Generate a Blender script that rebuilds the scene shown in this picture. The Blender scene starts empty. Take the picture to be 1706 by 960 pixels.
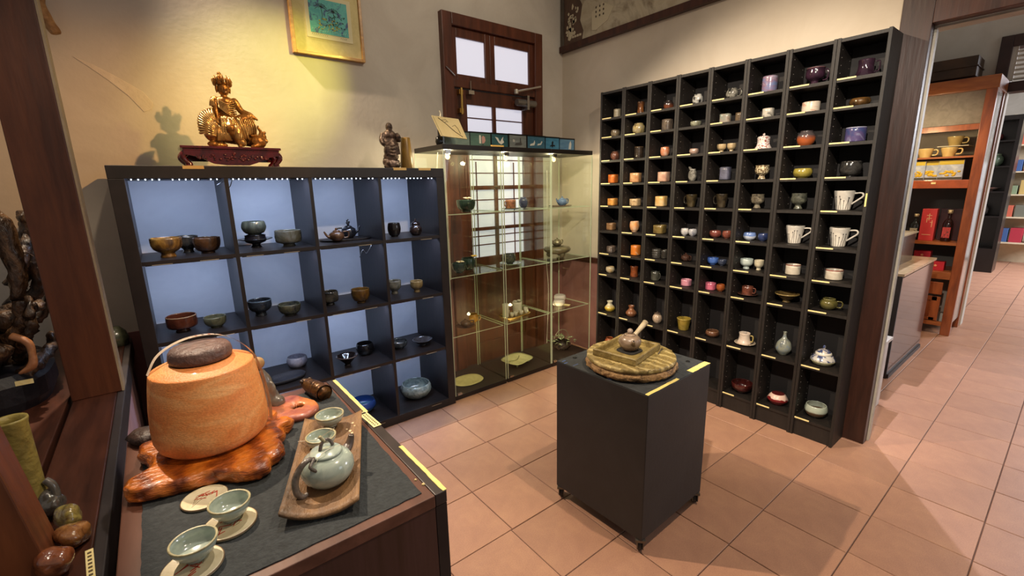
import bpy, bmesh, math, random
from mathutils import Vector, Matrix, noise
R = math.radians
PI = math.pi
random.seed(7)
scene = bpy.context.scene
col = scene.collection

# ------------------------------------------------------------------ camera
cam_d = bpy.data.cameras.new('camera'); cam = bpy.data.objects.new('camera', cam_d); col.objects.link(cam)
cam_d.sensor_width = 36; cam_d.lens = 749.9/1706*36; cam_d.clip_start = 0.05
yaw, pitch, roll = 0.66529, 0.21964, -0.02202
fw = Vector((math.sin(yaw)*math.cos(pitch), math.cos(yaw)*math.cos(pitch), -math.sin(pitch)))
rt = Vector((math.cos(yaw), -math.sin(yaw), 0)); up = rt.cross(fw)
rt2 = rt*math.cos(roll)+up*math.sin(roll); up2 = up*math.cos(roll)-rt*math.sin(roll)
m = Matrix((rt2, up2, -fw)).transposed().to_4x4(); m.translation = (0, 0, 1.372)
cam.matrix_world = m
scene.camera = cam

# ------------------------------------------------------------------ world and exposure
w = bpy.data.worlds.new('world'); scene.world = w; w.use_nodes = True
w.node_tree.nodes['Background'].inputs[0].default_value = (1.0, 0.90, 0.80, 1)
w.node_tree.nodes['Background'].inputs[1].default_value = 0.23
scene.view_settings.view_transform = 'Standard'; scene.view_settings.look = 'None'
scene.cycles.transparent_max_bounces = 40
scene.view_settings.exposure = 0.0; scene.view_settings.gamma = 1; scene.view_settings.use_curve_mapping = False

# ------------------------------------------------------------------ lights
def spot(name, loc, tgt, power, color, size=60, blend=.4, rad=.04):
    l = bpy.data.lights.new(name, 'SPOT'); l.energy = power; l.color = color
    l.spot_size = R(size); l.spot_blend = blend; l.shadow_soft_size = rad
    o = bpy.data.objects.new(name, l); col.objects.link(o); o.location = loc
    o.rotation_euler = (Vector(tgt)-Vector(loc)).to_track_quat('-Z', 'Y').to_euler(); return o
def area(name, loc, tgt, power, color, sx, sy):
    l = bpy.data.lights.new(name, 'AREA'); l.energy = power; l.color = color; l.shape = 'RECTANGLE'; l.size = sx; l.size_y = sy
    o = bpy.data.objects.new(name, l); col.objects.link(o); o.location = loc
    o.rotation_euler = (Vector(tgt)-Vector(loc)).to_track_quat('-Z', 'Y').to_euler(); return o
WARM = (1, .80, .58); YEL = (1, .84, .36); NEU = (1, .90, .78)
spot('track_spot', (-.2, 2.60, 3.15), (1.6, .85, .2), 360, WARM, 84, .35, .02)          # casts the pedestal shadow to the right
spot('track_spot', (1.42, .13, 3.0), (1.55, 1.6, .2), 150, WARM, 76, .35, .025)          # casts the pedestal shadow back to the left
spot('track_spot', (1.35, 1.75, 2.45), (.62, 2.82, 1.92), 85, (1, .93, .16), 38, 1, .03)   # yellow pool beside the picture
spot('track_spot', (1.25, 1.2, 2.45), (.02, 2.8, 1.50), 130, (1, .55, .20), 38, 1, .02)     # orange wash behind the gilded statue
spot('track_spot', (.75, 1.65, 2.9), (.10, 1.1, .75), 84, NEU, 56, .5, .02)           # table top, shadows fall towards the viewer
spot('track_spot', (.1, .2, 2.7), (2.75, 1.35, .95), 330, (1, .90, .76), 50, .5, .03)       # cup shelves
spot('track_spot', (.9, -.3, 2.9), (2.7, 1.2, 1.9), 60, (1, .84, .68), 52, .6, .04)
spot('track_spot', (1.6, .9, 3.1), (1.8, 2.8, 2.0), 48, (1, .88, .70), 80, .9, .05)
spot('track_spot', (4.3, .4, 3.0), (4.6, .3, 0), 85, (1, .66, .34), 90, .6, .04)        # passage
spot('track_spot', (5.0, 1.0, 1.74), (5.6, 1.0, 1.5), 10, (1, .80, .44), 150, .6, .03)
spot('track_spot', (4.4, .7, 2.2), (5.5, .9, .9), 14, (1, .85, .7), 60, .6, .03)
spot('track_spot', (3.85, 1.16, 2.9), (3.0, -.3, 0), 230, (.86, .86, 1), 84, .4, .015)        # cool lamp of the next room, its edge falls past the post
area('daylight_window', (4.2, -3.5, 2.3), (3.0, .2, 0), 22, (.80, .88, 1), 1.4, 1.8)
area('passage_daylight', (9.0, -1.5, 2.4), (8.5, .8, 0), 260, (.92, .92, 1), 2, 1.5)
spot('track_spot', (.4, .5, 2.9), (-.3, 1.8, 1.0), 75, WARM, 50, .6, .04)

# ------------------------------------------------------------------ materials
def lin(c):
    if isinstance(c, str):
        c = [int(c[i:i+2], 16)/255 for i in (0, 2, 4)]
    return tuple((v/12.92 if v <= .04045 else ((v+.055)/1.055)**2.4) for v in c)+(1,)
_m = {}
def mat(c1, c2=None, rough=.5, metal=0, scale=20, bump=0, style='mottle', contrast=.5, coat=0, c3=None, stretch=(1, 1, 1), lo=.35, hi=.65, emit=0, bscale=None, random_v=0, fine=None):
    key = (c1, c2, rough, metal, scale, bump, style, contrast, coat, c3, stretch, lo, hi, emit, bscale, random_v, fine)
    if key in _m: return _m[key]
    mt = bpy.data.materials.new(style+'_'+str(c1)); mt.use_nodes = True; nt = mt.node_tree; N = nt.nodes; L = nt.links
    b = N['Principled BSDF']; b.inputs['Base Color'].default_value = lin(c1); b.inputs['Roughness'].default_value = rough
    b.inputs['Metallic'].default_value = metal
    if coat: b.inputs['Coat Weight'].default_value = coat; b.inputs['Coat Roughness'].default_value = .08
    if emit: b.inputs['Emission Color'].default_value = lin(c1); b.inputs['Emission Strength'].default_value = emit
    tc = N.new('ShaderNodeTexCoord'); mp = N.new('ShaderNodeMapping'); L.new(tc.outputs['Object'], mp.inputs[0]); mp.inputs['Scale'].default_value = stretch
    out = None
    if c2 or c3 or random_v:
        if style in ('mottle', 'drip', 'grain'):
            n = N.new('ShaderNodeTexNoise'); n.inputs['Scale'].default_value = scale; n.inputs['Detail'].default_value = 6; n.inputs['Roughness'].default_value = .6
            n.inputs['Distortion'].default_value = .8 if style != 'grain' else .2
            L.new(mp.outputs[0], n.inputs['Vector']); fac = n.outputs['Fac']
            if style == 'drip':
                sp = N.new('ShaderNodeSeparateXYZ'); L.new(tc.outputs['Generated'], sp.inputs[0])
                ad = N.new('ShaderNodeMath'); ad.operation = 'MULTIPLY_ADD'; L.new(fac, ad.inputs[0]); ad.inputs[1].default_value = contrast; L.new(sp.outputs['Z'], ad.inputs[2])
                fac = ad.outputs[0]
        elif style == 'swirl':
            n = N.new('ShaderNodeTexWave'); n.inputs['Scale'].default_value = scale; n.inputs['Distortion'].default_value = 9; n.inputs['Detail'].default_value = 3; n.inputs['Detail Scale'].default_value = 1.2
            L.new(mp.outputs[0], n.inputs['Vector']); fac = n.outputs['Fac']
        elif style == 'speckle':
            n = N.new('ShaderNodeTexNoise'); n.inputs['Scale'].default_value = scale*8; n.inputs['Detail'].default_value = 2
            L.new(mp.outputs[0], n.inputs['Vector']); fac = n.outputs['Fac']
        elif style == 'crackle':
            n = N.new('ShaderNodeTexVoronoi'); n.feature = 'DISTANCE_TO_EDGE'; n.inputs['Scale'].default_value = scale*4
            L.new(mp.outputs[0], n.inputs['Vector']); fac = n.outputs['Distance']
        r = N.new('ShaderNodeValToRGB'); r.color_ramp.elements[0].position = lo; r.color_ramp.elements[1].position = hi
        r.color_ramp.elements[0].color = lin(c1); r.color_ramp.elements[1].color = lin(c2 or c1)
        if c3:
            e = r.color_ramp.elements.new((lo+hi)/2); e.color = lin(c3)
        L.new(fac, r.inputs[0]); out = r.outputs[0]
        if random_v:
            oi = N.new('ShaderNodeObjectInfo'); hs = N.new('ShaderNodeHueSaturation')
            mr = N.new('ShaderNodeMapRange'); L.new(oi.outputs['Random'], mr.inputs[0]); mr.inputs[3].default_value = 1-random_v; mr.inputs[4].default_value = 1+random_v
            L.new(mr.outputs[0], hs.inputs['Value']); L.new(out, hs.inputs['Color']); out = hs.outputs[0]
        if fine:
            n3 = N.new('ShaderNodeTexNoise'); n3.inputs['Scale'].default_value = fine[1]; n3.inputs['Detail'].default_value = 2; L.new(tc.outputs['Object'], n3.inputs['Vector'])
            m3 = N.new('ShaderNodeMapRange'); L.new(n3.outputs['Fac'], m3.inputs[0]); m3.inputs[1].default_value = .3; m3.inputs[2].default_value = .7; m3.inputs[3].default_value = 1-fine[0]; m3.inputs[4].default_value = 1+fine[0]
            h3 = N.new('ShaderNodeHueSaturation'); L.new(m3.outputs[0], h3.inputs['Value']); L.new(out, h3.inputs['Color']); out = h3.outputs[0]
        L.new(out, b.inputs['Base Color'])
    if bump:
        n2 = N.new('ShaderNodeTexNoise'); n2.inputs['Scale'].default_value = bscale or scale*2; n2.inputs['Detail'].default_value = 5
        L.new(mp.outputs[0], n2.inputs['Vector'])
        bp = N.new('ShaderNodeBump'); bp.inputs['Strength'].default_value = bump; bp.inputs['Distance'].default_value = .01
        L.new(n2.outputs['Fac'], bp.inputs['Height']); L.new(bp.outputs[0], b.inputs['Normal'])
    _m[key] = mt; return mt
def glass_mat():
    mt = bpy.data.materials.new('thin_glass'); mt.use_nodes = True; nt = mt.node_tree; N = nt.nodes; L = nt.links
    N.remove(N['Principled BSDF']); t = N.new('ShaderNodeBsdfTransparent'); t.inputs[0].default_value = (.975, .985, .965, 1)
    g = N.new('ShaderNodeBsdfGlossy'); g.inputs['Roughness'].default_value = .02; g.inputs[0].default_value = (.9, .95, .9, 1)
    lw = N.new('ShaderNodeLayerWeight'); lw.inputs[0].default_value = .5; pw = N.new('ShaderNodeMath'); pw.operation = 'POWER'; L.new(lw.outputs['Facing'], pw.inputs[0]); pw.inputs[1].default_value = 4
    f = N.new('ShaderNodeMath'); f.operation = 'MULTIPLY_ADD'; L.new(pw.outputs[0], f.inputs[0]); f.inputs[1].default_value = .45; f.inputs[2].default_value = .022; x = N.new('ShaderNodeMixShader')
    L.new(f.outputs[0], x.inputs[0]); L.new(t.outputs[0], x.inputs[1]); L.new(g.outputs[0], x.inputs[2]); L.new(x.outputs[0], N['Material Output'].inputs[0]); return mt
GLASS = glass_mat()
def frost_mat():
    mt = bpy.data.materials.new('frosted_pane_daylight'); mt.use_nodes = True; nt = mt.node_tree; N = nt.nodes; L = nt.links
    b = N['Principled BSDF']; b.inputs['Base Color'].default_value = lin('c9c7cf'); b.inputs['Roughness'].default_value = .25
    b.inputs['Emission Color'].default_value = lin('c4c4d2'); b.inputs['Emission Strength'].default_value = .95     # daylight coming through the pane
    return mt
FROST = frost_mat()
BLACK = mat('262020', '191515', rough=.42, scale=6, bump=.05, stretch=(1, 8, 1))
BENNO = mat('201a16', '16110e', rough=.55, scale=14, bump=.15, stretch=(3, 3, .5))
DWOOD = mat('4a2618', '331710', rough=.42, scale=9, bump=.1, style='grain', stretch=(3, 3, .35))
COLWOOD = mat('59301c', '3c1d11', rough=.4, scale=8, bump=.1, style='grain', stretch=(3, 3, .35))
BENCHW = mat('4a281b', '2f170f', rough=.38, scale=9, bump=.08, style='grain', stretch=(3, .35, 3))
TABW = mat('6b4536', '573629', rough=.4, scale=9, bump=.05, style='grain', stretch=(3, .4, 3))
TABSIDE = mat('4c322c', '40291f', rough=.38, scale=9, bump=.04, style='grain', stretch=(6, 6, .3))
PLASTER = mat('cdc2b2', 'c2b6a6', rough=.85, scale=3, bump=.12, bscale=40)
PLASTER2 = mat('cabca8', 'c2b39e', rough=.85, scale=3, bump=.08, bscale=40)
WAINS = mat('8c5f5a', '80524c', rough=.6, scale=5, bump=.04)
YTAPE = mat('f0dd8a', 'e6cf74', rough=.6, scale=30)
TAG = mat('f2e2a8', 'e8d28c', rough=.6, scale=40)
CHROME = mat('b9b4ac', rough=.25, metal=1)
BRASS = mat('c9a55a', rough=.3, metal=1)
WHITE = mat('e8e2d4', 'dcd4c4', rough=.25, scale=12, coat=.5)
EDGE = mat('b9c2a4', rough=.2, coat=.6)  # pale yellow-green puts lamp light guided through the glass into the edge colour

# ------------------------------------------------------------------ mesh helpers
def obj(name, bm, m, parent=None, loc=(0, 0, 0), rot=(0, 0, 0), smooth=False, bevel=0, mods=None):
    me = bpy.data.meshes.new(name); bm.normal_update(); bm.to_mesh(me); bm.free()
    if m: me.materials.append(m)
    if smooth:
        for p in me.polygons: p.use_smooth = True
    o = bpy.data.objects.new(name, me); col.objects.link(o); o.parent = parent; o.location = loc; o.rotation_euler = rot
    if bevel:
        b = o.modifiers.new('bevel', 'BEVEL'); b.width = bevel; b.segments = 2; b.limit_method = 'ANGLE'
    return o
def tag(o, label, cat, group=None):
    o['label'] = label; o['category'] = cat
    if group: o['group'] = group
    return o
def thing(name, label, cat, loc=(0, 0, 0), rz=0, group=None):
    o = bpy.data.objects.new(name, None); o.empty_display_size = .05; col.objects.link(o); o.location = loc; o.rotation_euler = (0, 0, rz)
    return tag(o, label, cat, group)
def struct(o): o['kind'] = 'structure'; return o
def stuff(o): o['kind'] = 'stuff'; return o
def bx(bm, x0, x1, y0, y1, z0, z1):
    v = [bm.verts.new(p) for p in ((x0, y0, z0), (x1, y0, z0), (x1, y1, z0), (x0, y1, z0), (x0, y0, z1), (x1, y0, z1), (x1, y1, z1), (x0, y1, z1))]
    for f in ((3, 2, 1, 0), (4, 5, 6, 7), (0, 1, 5, 4), (1, 2, 6, 5), (2, 3, 7, 6), (3, 0, 4, 7)): bm.faces.new([v[i] for i in f])
    return bm
def box(*a): return bx(bmesh.new(), *a)
def boxes(L):
    bm = bmesh.new()
    for a in L: bx(bm, *a)
    return bm
def lathe(prof, n=28, sq=2.0, wob=0, rx=1, ry=1, seed=0, twist=0, flute=0, fn=6, bm=None, off=(0, 0, 0)):
    bm = bm or bmesh.new(); rings = []
    for (r, z) in prof:
        if r < 1e-5: rings.append([bm.verts.new((off[0], off[1], off[2]+z))]); continue
        ring = []
        for i in range(n):
            a = 2*PI*i/n; c, s = math.cos(a), math.sin(a)
            k = (abs(c)**sq+abs(s)**sq)**(-1/sq)
            if sq > 2.2: k *= .93
            if wob: k *= 1+wob*noise.noise(Vector((c*1.3+seed*7.1, s*1.3, z*12)))
            if flute: k *= 1+flute*math.cos(fn*a+twist*z)
            ring.append(bm.verts.new((off[0]+c*k*r*rx, off[1]+s*k*r*ry, off[2]+z)))
        rings.append(ring)
    for A, B in zip(rings, rings[1:]):
        if len(A) == 1 and len(B) == 1: continue
        for i in range(n):
            j = (i+1) % n
            if len(A) == 1: bm.faces.new((A[0], B[j], B[i]))
            elif len(B) == 1: bm.faces.new((A[i], A[j], B[0]))
            else: bm.faces.new((A[i], A[j], B[j], B[i]))
    return bm
def tube(pts, rad, n=8, bm=None, cap=True, flat=1.0):
    bm = bm or bmesh.new(); pts = [Vector(p) for p in pts]
    if not hasattr(rad, '__len__'): rad = [rad]*len(pts)
    prev = None; rings = []
    for i, p in enumerate(pts):
        t = (pts[min(i+1, len(pts)-1)]-pts[max(i-1, 0)]).normalized()
        if prev is None: u = t.orthogonal().normalized()
        else:
            u = prev-t*prev.dot(t)
            u = u.normalized() if u.length > 1e-6 else t.orthogonal().normalized()
        prev = u; v = t.cross(u)
        rings.append([bm.verts.new(p+(u*math.cos(2*PI*k/n)+v*math.sin(2*PI*k/n)*flat)*rad[i]) for k in range(n)])
    for A, B in zip(rings, rings[1:]):
        for k in range(n): bm.faces.new((A[k], A[(k+1) % n], B[(k+1) % n], B[k]))
    if cap: bm.faces.new(rings[0][::-1]); bm.faces.new(rings[-1])
    return bm
def smooth_path(P, k=6):
    P = [Vector(p) for p in P]; out = []
    for i in range(len(P)-1):
        a = P[max(i-1, 0)]; b = P[i]; c = P[i+1]; d = P[min(i+2, len(P)-1)]
        for j in range(k):
            t = j/k; out.append(.5*((2*b)+(c-a)*t+(2*a-5*b+4*c-d)*t*t+(3*b-a-3*c+d)*t**3))
    out.append(P[-1]); return out
def interp(R_, n):
    return [R_[min(int(i/(n-1)*(len(R_)-1)), len(R_)-2)]*(1-(i/(n-1)*(len(R_)-1)-min(int(i/(n-1)*(len(R_)-1)), len(R_)-2)))+R_[min(int(i/(n-1)*(len(R_)-1)), len(R_)-2)+1]*(i/(n-1)*(len(R_)-1)-min(int(i/(n-1)*(len(R_)-1)), len(R_)-2)) for i in range(n)]
def sph(bm, c, r, seg=14, rot=None):
    if not hasattr(r, '__len__'): r = (r, r, r)
    M = Matrix.Translation(c) @ (rot.to_matrix().to_4x4() if rot else Matrix.Identity(4)) @ Matrix.Diagonal((*r, 1))
    bmesh.ops.create_uvsphere(bm, u_segments=seg, v_segments=max(6, seg//2+1), radius=1, matrix=M)
def blob(name, bm, m, parent, voxel, loc=(0, 0, 0), disp=0, dscale=30, rot=(0, 0, 0)):
    for v in bm.verts:
        if disp: v.co += v.co.normalized()*disp*noise.noise(v.co*dscale)
    o = obj(name, bm, m, parent, loc, rot, smooth=True)
    r = o.modifiers.new('remesh', 'REMESH'); r.mode = 'VOXEL'; r.voxel_size = voxel; r.use_smooth_shade = True
    s = o.modifiers.new('smooth', 'SMOOTH'); s.iterations = 1; s.factor = .5
    return o
def prism(bm, poly, z0, z1, M=None):
    a = [bm.verts.new((x, y, z0)) for x, y in poly]; b = [bm.verts.new((x, y, z1)) for x, y in poly]
    bm.faces.new(a[::-1]); bm.faces.new(b)
    for i in range(len(poly)): j = (i+1) % len(poly); bm.faces.new((a[i], a[j], b[j], b[i]))
    if M:
        for v in a+b: v.co = M @ v.co
    return bm

# ------------------------------------------------------------------ setting
XR = 2.787; YB = 2.827
TILE = mat('b0856a', 'a27862', rough=.45, scale=9, bump=.10, bscale=260, c3='a97e66', random_v=.07, lo=.3, hi=.7, fine=(.10, 240))
GROUT = mat('6d5145', '5c443a', rough=.9, scale=20)
floor = struct(obj('floor', box(-1.6, 13, -1.6, 2.95, -.06, -.004), GROUT))
def tile_mesh():
    bm = box(-.1482, .1482, -.1482, .1482, -.02, 0)
    bmesh.ops.bevel(bm, geom=[e for e in bm.edges if all(v.co.z > -.01 for v in e.verts)], offset=.0015, segments=1, affect='EDGES')
    me = bpy.data.meshes.new('tile'); bm.to_mesh(me); bm.free(); me.materials.append(TILE); return me
tm = tile_mesh(); ntile = 0; far = bmesh.new()
F3 = Vector((0, 0, 1.372))
for j in range(-6, 10):
    offx = {1: -.0, 0: .01}.get(j, random.uniform(-.008, .008))
    for i in range(-7, 42):
        cx = .96+.15+.3*i+offx-.0; cy = .061+.1505+.301*j
        if cx < .2 or cx > 12.9 or cy > 2.9: continue
        d = Vector((cx, cy, 0))-F3; w_ = d.dot(fw)
        px = 853+749.9*d.dot(rt2)/w_ if w_ > .1 else -999; py = 480-749.9*d.dot(up2)/w_ if w_ > .1 else -999
        if w_ <= .1 or px < 330 or px > 1990 or py > 1200: continue
        if cx > XR+.2 and cy > 1.9: continue
        if cx < 6.6 and ntile < 298:
            o = bpy.data.objects.new('tile', tm); col.objects.link(o); o.parent = floor; o.location = (cx, cy, random.uniform(-.0006, .0004)); o.scale.y = 1.003; ntile += 1
            o.rotation_euler = (random.uniform(-.001, .001), random.uniform(-.001, .001), 0)
        else:
            bx(far, cx-.147, cx+.147, cy-.147, cy+.147, -.02, 0)
stuff(obj('far_tiles', far, TILE, floor))
# back wall with the door opening
DX0, DX1, DZ = 1.655, 2.53, 2.50
wb = struct(obj('wall_back', boxes([(-1.6, DX0, YB, YB+.15, 0, 3.6), (DX1, XR+.15, YB, YB+.15, 0, 3.6), (DX0, DX1, YB, YB+.15, DZ, 3.6)]), PLASTER))
struct(obj('baseboard_back', boxes([(1.4, DX0, YB-.012, YB, 0, .72), (DX1, XR, YB-.012, YB, 0, .72), (-.19, 1.4, YB-.012, YB, 0, .72)]), WAINS))
struct(obj('trim_1', boxes([(DX1, XR, YB-.03, YB, .72, .765)]), DWOOD, bevel=.004))
wr = struct(obj('wall_right', boxes([(XR, XR+.13, .66, YB, 0, 3.6), (XR+.005, XR+.13, -1.6, .66, 2.35, 3.6), (XR+.06, XR+.13, .56, .66, 0, 2.35)]), PLASTER2))
struct(obj('baseboard_right', box(XR-.012, XR, 2.2617+.004, YB-.013, 0, .76), WAINS))
struct(obj('trim_2', box(XR-.03, XR, 2.266, YB-.03, .76, .80), DWOOD, bevel=.004))
# post and lintel of the opening on the right
pr = struct(obj('trim_3', boxes([(XR-.012, XR+.05, .548, .66, 0, 3.3)]), mat('3c2016', '2a150e', rough=.42, scale=9, bump=.1, style='grain', stretch=(3, 3, .35)), bevel=.003))
struct(obj('trim_4', boxes([(XR-.012, XR+.05, -1.6, .548, 2.028, 2.36)]), DWOOD, bevel=.003))
struct(obj('trim_5', boxes([(XR+.0505, XR+.085, .540, .56, 0, 2.03), (XR+.052, XR+.13, -1.6, .55, 2.018, 2.028)]), mat('b9b2a4', 'a59c8d', rough=.5, scale=5)))
# door in the back wall
DDOOR = mat('64331f', '4a2414', rough=.4, scale=9, bump=.1, style='grain', stretch=(3, 3, .35))
def build_door():
    y0, y1 = YB-.045, YB+.06
    fr = struct(obj('door_1', boxes([(DX0, DX0+.075, y0, y1, 0, DZ), (DX1-.075, DX1, y0, y1, 0, DZ), (DX0+.075, DX1-.075, y0, y1, DZ-.075, DZ)]), DDOOR, bevel=.004))
    a, b = DX0+.075, DX1-.075; mid = 2.05
    obj('transom_rail', box(a, b, y0+.005, y1, 2.045, 2.095), DDOOR, fr, bevel=.004)
    for k, (p0, p1) in enumerate(((a, mid), (mid, b))):
        s = obj('transom_sash', boxes([(p0, p0+.042, YB-.02, YB+.02, 2.095, DZ-.075), (p1-.042, p1, YB-.02, YB+.02, 2.095, DZ-.075), (p0+.042, p1-.042, YB-.02, YB+.02, 2.095, 2.135), (p0+.042, p1-.042, YB-.02, YB+.02, DZ-.135, DZ-.075)]), DDOOR, fr, bevel=.003)
        obj('pane', box(p0+.042, p1-.042, YB-.004, YB+.004, 2.135, DZ-.135), FROST, s)
    lf = obj('door_leaf', boxes([(a+.004, a+.11, YB-.02, YB+.02, .02, 2.04), (b-.11, b-.004, YB-.02, YB+.02, .02, 2.04), (a+.11, b-.11, YB-.02, YB+.02, 1.945, 2.04),
        (a+.11, b-.11, YB-.02, YB+.02, 1.36, 1.39), (a+.11, b-.11, YB-.02, YB+.02, 1.06, 1.085), (a+.11, b-.11, YB-.02, YB+.02, .76, .86), (a+.11, b-.11, YB-.02, YB+.02, .02, .18), (mid+.01, mid+.04, YB-.02, YB+.02, .86, 1.945),
        (a+.11, b-.11, YB-.006, YB+.006, .18, .76)]), DDOOR, fr, bevel=.003)
    for (z0, z1) in ((.86, 1.06), (1.085, 1.36), (1.39, 1.945)):
        for (x0, x1) in ((a+.11, mid+.01), (mid+.04, b-.11)): obj('pane', box(x0, x1, YB-.004, YB+.004, z0, z1), FROST, fr)
    for z in (1.855, 1.57, 1.476, 1.282, 1.18, 1.013, .947):
        obj('glazing_bar', boxes([(a+.11, mid+.01, YB-.009, YB+.003, z, z+.008), (mid+.04, b-.11, YB-.009, YB+.003, z, z+.008)]), DDOOR, fr)
    for x in (1.90, 2.25): obj('glazing_bar', box(x, x+.008, YB-.009, YB+.003, .86, 1.56), DDOOR, fr)
    c = obj('door_closer', tube([(2.25, y0-.02, 1.99), (2.43, y0-.02, 1.99)], .024, 12), mat('8a837a', rough=.35, metal=.7), fr)
    obj('closer_bracket', boxes([(2.33, 2.35, y0-.05, y0+.02, 1.94, 2.04)]), CHROME, c)
    obj('closer_arm', tube([(2.24, y0-.03, 2.06), (2.48, y0-.03, 2.12)], .007, 8, tube([(2.24, y0-.03, 2.045), (2.24, y0-.03, 2.075)], .016, 10)), mat('c9bfae', rough=.3, metal=.6), fr)
    obj('door_bolt', tube([(1.775, y0-.012, 1.87), (1.775, y0-.012, 2.04)], .008, 8, boxes([(1.76, 1.79, y0-.008, y0+.03, 1.88, 1.91), (1.76, 1.79, y0-.008, y0+.03, 2.0, 2.03)])), BRASS, fr)
    obj('hook', boxes([(1.83, 1.875, y0-.02, y0+.03, 2.005, 2.03), (1.845, 1.85, y0-.02, y0-.01, 2.03, 2.09)]), CHROME, fr)
    obj('stay', tube([(1.665, y0-.01, 2.16), (1.73, y0-.01, 2.11)], .004, 6), CHROME, fr)
build_door()
pp = bmesh.new(); prism(pp, [(-.165, 1.965), (-.10, 1.94), (-.03, 1.90), (.055, 1.845), (.085, 1.80), (.075, 1.77), (.045, 1.755), (.0, 1.82), (-.06, 1.88), (-.12, 1.93)], 0, .0025, Matrix(((1, 0, 0, 0), (0, 0, -1, YB), (0, 1, 0, 0), (0, 0, 0, 1))))
obj('plaster_patch', pp, mat('d6c8b4', 'ccbda8', rough=.8, scale=9, bump=.3, bscale=50), wb, bevel=.002)
# the room beyond the opening
XF = 5.86
PL3 = mat('c9c2b6', 'beb6a8', rough=.85, scale=3, bump=.05)
struct(obj('wall_far', boxes([(XF, XF+.12, .585, 3.0, 0, 3.6), (XF, XF+.12, -1.6, .585, 2.52, 3.6)]), PL3))
struct(obj('wall_passage', boxes([(11.6, 11.7, -1.6, 3, 0, 3.6)]), mat('b9b2a6', 'aaa294', rough=.8, scale=3)))
d2 = struct(obj('door_2', boxes([(XF-.03, XF+.15, .605, .68, 2.07, 2.52), (XF-.03, XF+.15, -.6, .605, 2.43, 2.52), (XF-.02, XF+.13, -.6, .62, 2.07, 2.15)]), mat('3b2420', '2c1915', rough=.5, scale=8, style='grain'), bevel=.004))
vm = bmesh.new()
for k in range(7): bx(vm, XF+.01, XF+.05, -.6, .605, 2.17+k*.036, 2.182+k*.036)
for k in range(9): bx(vm, XF+.005, XF+.02, .57-k*.13, .585-k*.13, 2.16, 2.43)
obj('vent_grille', vm, mat('b7ad9e', rough=.6), d2)
for k in range(6):
    s_ = (k % 3-1)*.03; obj('vent_slat', box(XF+.0, XF+.006, .46-k*.16, .53-k*.16, 2.36+s_*.3, 2.38+s_*.3), mat('3b2420', rough=.5), d2)

# ------------------------------------------------------------------ left side: bench, column, posts
def left_side():
    b = thing('bench', 'long dark brown wooden bench running along the left side under the column', 'bench', (0, 0, 0))
    obj('plank', box(-.305, -.190, .4, 2.80, .655, .70), BENCHW, b, bevel=.003)
    obj('plank', box(-.56, -.318, .4, 2.80, .655, .70), BENCHW, b, bevel=.003)
    obj('plank', box(-.90, -.565, .4, 2.80, .655, .70), BENCHW, b, bevel=.003)
    obj('edge_strip', box(-.190, -.168, .4, 2.80, .62, .698), mat('37302f', '2b2525', rough=.5, scale=8), b, bevel=.003)['label'] = 'dark grey front edge strip'
    obj('front_panel', box(-.21, -.18, .4, 2.80, 0, .62), mat('a8868c', '9a787e', rough=.6, scale=6), b)['label'] = 'mauve painted front panel'
    obj('sub_frame', box(-.9, -.22, .42, 2.79, .0, .65), mat('1c1210', rough=.8), b)
    t = thing('price_label', 'small yellow price sticker on bench edge near bottom left corner', 'label', (-.190, 1.06, .7005), R(6))
    obj('paper', box(-.006, .006, -.05, .045, 0, .0008), TAG, t)
    for k in range(7): obj('mark', box(-.003, .003, -.042+k*.012, -.036+k*.012, .0008, .0012), mat('5a4a2c', rough=.8), t)
    struct(obj('trim_6', box(-.306, -.176, 2.02, 2.14, .70, 3.4), COLWOOD, bevel=.003))
    struct(obj('trim_7', box(-.176, -.170, 2.022, 2.10, .70, 3.4), mat('9b8a72', '8a7860', rough=.6, scale=9)))
    lp = box(-.36, -.239, 1.064, 1.16, .70, 1.9)
    for v in lp.verts: v.co.x -= .12*(v.co.z-.70)
    struct(obj('trim_8', lp, mat('7a4426', '57301c', rough=.4, scale=8, bump=.08, style='grain', stretch=(3, 3, .35)), bevel=.003))
left_side()
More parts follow.
